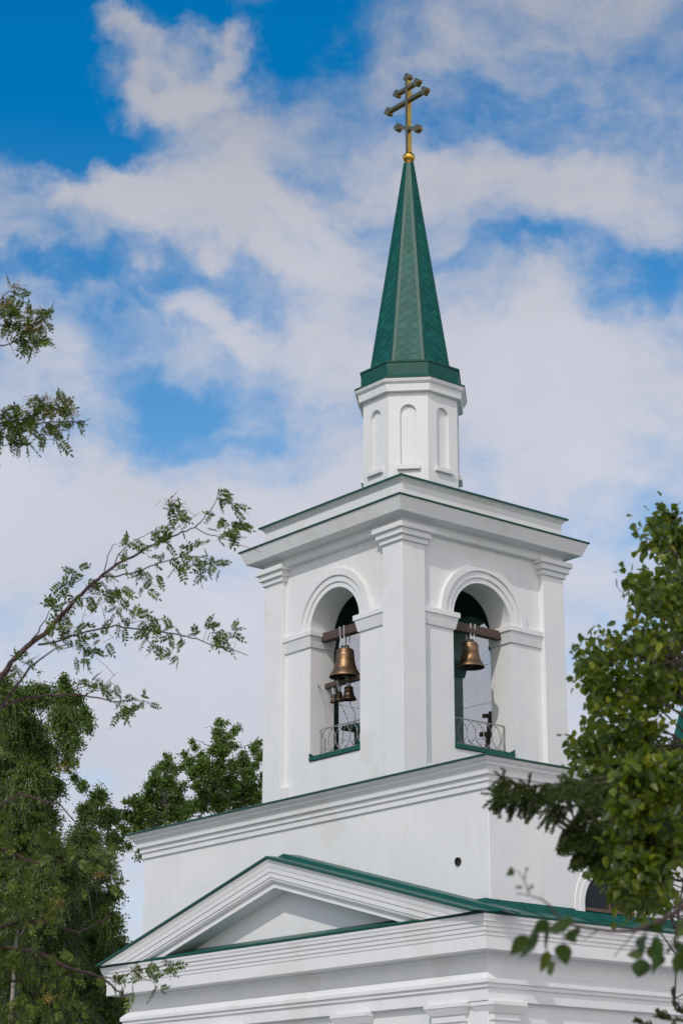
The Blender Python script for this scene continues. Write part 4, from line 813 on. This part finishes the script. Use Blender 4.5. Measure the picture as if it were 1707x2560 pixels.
# rowan from the left
def rowan():
    DEP = 18.0
    RZ = (0, 1180, 0.4209); TL = (0, 700, 0.2126); Z6 = (240, 2040, 0.48469)
    g = at(-650, 2560, DEP); root = tag(empty('rowan_tree', (g[0], g[1], 0)), 'rowan with feathery leaves reaching in from the left on thin dark branches', 'tree')
    dz = {}
    def Q(z_, x, y, j=0.0): return at(z_[0] + x * z_[2], z_[1] + y * z_[2], DEP + j)
    hub = [np.array([g[0], g[1], 0.0]), at(-560, 2300, DEP), at(-500, 1900, DEP), at(-470, 1500, DEP), at(-420, 1100, DEP), at(-380, 800, DEP)]
    b = MB(); b.tube(hub, [0.15, 0.13, 0.11, 0.085, 0.055, 0.02], 10); b.obj('trunk', REDBARK, root, smooth=True)
    br = MB(); C = []; D = []; Nn = []; LN = []; WD = []; FC = []
    segs = []
    def branch(z_, pts, r0, r1, src=None, j=0.0):
        P3 = [Q(z_, x, y, j + rng.normal(0, 0.05)) for x, y in pts]
        if src is not None: P3 = [src] + P3
        # subdivide with a little crookedness
        out = []
        for i in range(len(P3) - 1):
            for t in (0, 0.34, 0.67):
                out.append(P3[i] + (P3[i + 1] - P3[i]) * t + (rng.normal(0, 0.0045, 3) if t else 0))
        out.append(P3[-1]); n = len(out)
        br.tube(out, [r0 + (r1 - r0) * i / (n - 1) for i in range(n)], 5)
        if len(P3) > 1: segs.extend(out[(3 if src is not None else 0):])
    h2, h3, h4, h5 = hub[2], hub[3], hub[4], hub[5]
    branch(RZ, [(0, 1235), (60, 1140), (160, 1040), (265, 965), (350, 870), (430, 780), (520, 690), (610, 610), (700, 545), (830, 480), (985, 400), (1080, 355), (1160, 330)], 0.030, 0.005, h2)
    for p, r0 in (([(1160, 330), (1200, 290), (1250, 230), (1290, 160), (1305, 90)], .006), ([(1160, 330), (1230, 370), (1300, 385), (1360, 405), (1420, 435), (1490, 455), (1550, 475)], .005), ([(985, 400), (1000, 310), (1020, 240), (1010, 200)], .006), ([(620, 590), (640, 500), (675, 430), (700, 425)], .005),
                  ([(680, 555), (700, 500), (735, 460), (800, 400), (860, 380), (930, 340)], .006), ([(610, 625), (700, 620), (790, 600), (870, 570), (940, 540), (1030, 520), (1150, 500), (1250, 520), (1330, 565)], .008), ([(830, 605), (880, 650), (930, 680), (990, 695)], .004), ([(845, 620), (855, 670), (850, 700)], .003),
                  ([(160, 1040), (215, 970), (255, 900), (295, 825)], .009), ([(350, 870), (385, 780), (400, 690), (410, 600)], .006), ([(230, 1025), (330, 1010), (450, 970), (560, 940), (690, 910), (830, 935), (950, 950), (1080, 970), (1170, 990), (1290, 1040), (1380, 1055), (1470, 1090)], .010),
                  ([(740, 935), (760, 900), (820, 885), (870, 890)], .004), ([(830, 940), (870, 990), (920, 1060), (950, 1110), (1000, 1110)], .005), ([(510, 1330), (560, 1300), (640, 1300), (690, 1350)], .005), ([(430, 1300), (520, 1270), (600, 1290), (650, 1240), (700, 1190)], .005), ([(630, 935), (650, 965), (680, 980)], .003),
                  ([(460, 950), (490, 890), (500, 850), (520, 860)], .003), ([(1020, 240), (1080, 290), (1160, 260), (1190, 240)], .004), ([(1360, 400), (1400, 350), (1440, 345), (1480, 310)], .004), ([(620, 770), (680, 780), (690, 700)], .003), ([(160, 1220), (175, 1130), (240, 1080)], .004)):
        branch(RZ, p, r0, r0 * 0.35)
    branch(RZ, [(0, 1420), (60, 1310), (140, 1220), (190, 1150), (260, 1100), (330, 1050), (430, 1020)], 0.017, 0.004, h2)
    branch(RZ, [(20, 1400), (110, 1355), (250, 1330), (390, 1320), (510, 1330), (620, 1350), (700, 1365), (800, 1355), (890, 1370)], 0.014, 0.003, h2)
    for p, r0, r1 in (([(0, 250), (50, 180), (115, 130)], .008, .004), ([(0, 530), (130, 530), (330, 525), (440, 505), (500, 485)], .008, .004), ([(0, 770), (60, 770), (150, 730), (230, 705)], .008, .004)): branch(TL, p, r0, r1, h5)
    for p, r0, r1 in (([(0, 1690), (150, 1660), (330, 1620), (450, 1580), (560, 1510)], .011, .005), ([(0, 1640), (60, 1540), (140, 1500), (240, 1510), (320, 1560)], .008, .004), ([(0, 1890), (60, 1950), (100, 1930)], .006, .003), ([(0, 2170), (10, 2190)], .004, .003)): branch(TL, p, r0, r1, h4)
    for p, r0 in (([(330, 1700), (450, 1690), (600, 1665), (720, 1670), (830, 1665), (940, 1675), (1060, 1635)], .007), ([(350, 1790), (450, 1840), (560, 1880), (640, 1875)], .004), ([(450, 1710), (350, 1760)], .004), ([(650, 1440), (700, 1350)], .005), ([(150, 1660), (330, 1700)], .007), ([(200, 1720), (350, 1790)], .004), ([(330, 525), (360, 440)], .004)): branch(TL, p, r0, r0 * .4)
    h1 = hub[1]
    branch(Z6, [(-300, 700), (-150, 780), (20, 830), (80, 870), (150, 930), (190, 915)], .02, .004, h1); branch(Z6, [(20, 830), (120, 840), (230, 790), (330, 780), (400, 750)], .006, .003); branch(Z6, [(230, 840), (290, 850), (325, 900)], .004, .002)
    segs_a = np.array(segs)
    def comp(p, d, L):                   # one pinnate leaf
        d = unit(np.array(d)); side = unit(np.cross(d, rng.normal(0, 1, 3))); up = np.cross(side, d)
        q = p + d * L; q[2] -= 0.16 * L; mid = p + d * L * 0.5; br.tube([p, mid, q], [0.0016, 0.0012, 0.0008], 3)
        k = 5
        for i in range(k + 1):
            t = 0.22 + 0.78 * i / k; c = (1 - t) ** 2 * p + 2 * t * (1 - t) * mid + t * t * q
            for s in ((-1, 1) if i < k else (0,)):
                dd = d * (0.55 if s else 1.0) + side * s; C.append(c); D.append(dd + rng.normal(0, .1, 3)); Nn.append(up + rng.normal(0, .25, 3)); l_ = L * 0.36 * (1 - 0.25 * abs(t - 0.55)); LN.append(l_); WD.append(l_ * 0.47)
    def cluster(z_, x, y, r, n, fl=0, dark=False):
        c = Q(z_, x, y, rng.normal(0, .06)); near = segs_a[np.argmin(np.linalg.norm(segs_a - c, axis=1))]
        if np.linalg.norm(near - c) > 0.02: br.tube([near, (near + c) / 2 + rng.normal(0, .006, 3), c], [0.003, 0.0022, 0.0015], 3)
        for i in range(n):
            p = c + rng.normal(0, r * z_[2] / FPX * DEP * 0.35, 3); d = unit(rng.normal(0, 1, 3) + (c - near) * 4) ; d[2] -= 0.18
            comp(p, d, rng.uniform(0.085, 0.15))
        if fl:
            for i in range(fl * 120):
                FC.append(c + np.array([0, 0, 0.015]) + rng.normal(0, 1, 3) * np.array([.042, .042, .022]))
    for (x, y, *f) in [(1350, 190), (1290, 150), (1395, 200), (1280, 255), (1330, 160), (1020, 200, 1), (1060, 200), (1080, 255), (1060, 300), (975, 190), (1110, 220), (750, 400), (760, 440), (830, 430), (900, 370), (940, 400), (1000, 430), (940, 345), (1080, 450), (1130, 480), (1180, 500), (1130, 540), (1230, 510), (1270, 545), (1190, 560), (1060, 560), (1300, 565), (760, 560), (800, 590), (860, 590), (940, 600), (980, 520), (640, 600), (600, 650), (680, 680), (710, 705), (560, 720), (520, 760), (600, 730), (590, 790), (520, 800), (460, 590), (430, 600), (490, 650), (375, 680), (410, 700), (330, 795), (375, 810), (325, 880), (370, 900), (430, 920), (310, 960), (370, 980), (430, 960), (285, 1000), (480, 990), (530, 940), (570, 980), (610, 1010), (540, 1050), (510, 1090), (570, 1100), (440, 1055),
                       (690, 750), (680, 820), (750, 810), (715, 900), (790, 850), (860, 880), (910, 890), (940, 960), (960, 930), (1010, 960), (1060, 980), (1040, 1040), (1000, 1080), (1050, 1095), (890, 965), (1160, 970), (1230, 930), (1260, 970), (1300, 940), (1330, 1000), (1370, 960), (1400, 1000), (1310, 1040), (1430, 320), (1400, 360), (1355, 380), (1310, 365), (1280, 410), (1370, 330), (530, 1250), (600, 1260), (650, 1240), (680, 1260), (580, 1300), (720, 1370), (760, 1390), (800, 1335), (840, 1350), (740, 1405), (870, 1380), (130, 1130), (90, 1160), (190, 1110), (120, 1180), (660, 790), (850, 690), (1230, 600)]:
        cluster(RZ, x, y, 40, 3, 1 if f else 0)
    for (x, y, *f) in [(190, 110, 1), (200, 190), (140, 150), (90, 260, 1), (60, 340, 1), (130, 400, 1), (60, 440, 1), (40, 480), (150, 350), (100, 500), (30, 300), (170, 370), (260, 490), (350, 420, 1), (380, 520, 1), (500, 400, 1), (580, 420), (560, 440), (530, 470), (560, 540), (330, 600, 1), (430, 600, 1), (450, 650), (250, 600), (290, 680), (320, 720), (380, 740), (440, 720), (470, 670), (60, 700), (300, 640), (400, 680),
                       (290, 1480), (400, 1450, 1), (480, 1450), (570, 1420, 1), (620, 1480), (740, 1460, 1), (720, 1500), (550, 1570, 1), (600, 1600, 1), (400, 1570, 1), (350, 1600), (190, 1570), (130, 1610), (220, 1620), (110, 1690, 1), (40, 1720), (90, 1790), (190, 1760), (310, 1760, 1), (150, 1840), (210, 1870), (320, 1890), (150, 1940), (230, 1950), (40, 1830), (540, 1700), (600, 1750), (530, 1790), (660, 1760, 1), (640, 1830), (690, 1850), (800, 1620), (840, 1590, 1), (890, 1650), (835, 1740), (680, 1680), (460, 1690), (0, 1600), (60, 1760), (130, 1720), (250, 1680), (500, 1520), (440, 1500), (20, 1790), (0, 2170)]:
        cluster(TL, x, y, 66, 3, 1 if f else 0)
    for (x, y) in [(260, 820), (240, 800), (330, 800), (380, 790), (400, 765), (300, 850), (320, 885), (150, 890), (100, 870), (180, 905), (60, 850)]: cluster(Z6, x, y, 30, 3)
    # loose foliage of the same tree in front of the birches, lower left
    extra = [(random.uniform(-60, 130), random.uniform(2010, 2560)) for _ in range(38)] + [(random.uniform(-60, 190), random.uniform(2260, 2560)) for _ in range(30)] + [(random.uniform(-40, 200), random.uniform(1740, 2100)) for _ in range(6)] + [(random.uniform(130, 260), random.uniform(1950, 2200)) for _ in range(5)]
    branch((0, 0, 1), [(-100, 2350), (60, 2300), (200, 2330), (280, 2290)], .02, .004, h1); branch((0, 0, 1), [(-150, 2150), (0, 2120), (100, 2160), (180, 2150)], .02, .004, h1); branch((0, 0, 1), [(-60, 2050), (50, 1985), (150, 2010), (210, 2080)], .018, .004, h2); branch((0, 0, 1), [(-100, 2480), (50, 2450), (180, 2500)], .02, .004, h1)
    segs_a = np.array(segs)
    for (x, y) in extra: cluster((0, 0, 1), x, y, 55, 7, 1 if random.random() < .03 else 0)
    br.obj('branches', REDBARK, root)
    leaves_mesh(np.array(C), np.array(D), np.array(Nn), np.array(LN), np.array(WD), ROWLEAF, 'foliage', root, 'hex')
    F = np.array(FC); n = len(F); leaves_mesh(F, unit(rng.normal(0, 1, (n, 3)) + [0, 0, .6]), unit(rng.normal(0, 1, (n, 3))), np.full(n, 0.013), np.full(n, 0.013), FLOWER, 'blossom', root, 'quad')
rowan()
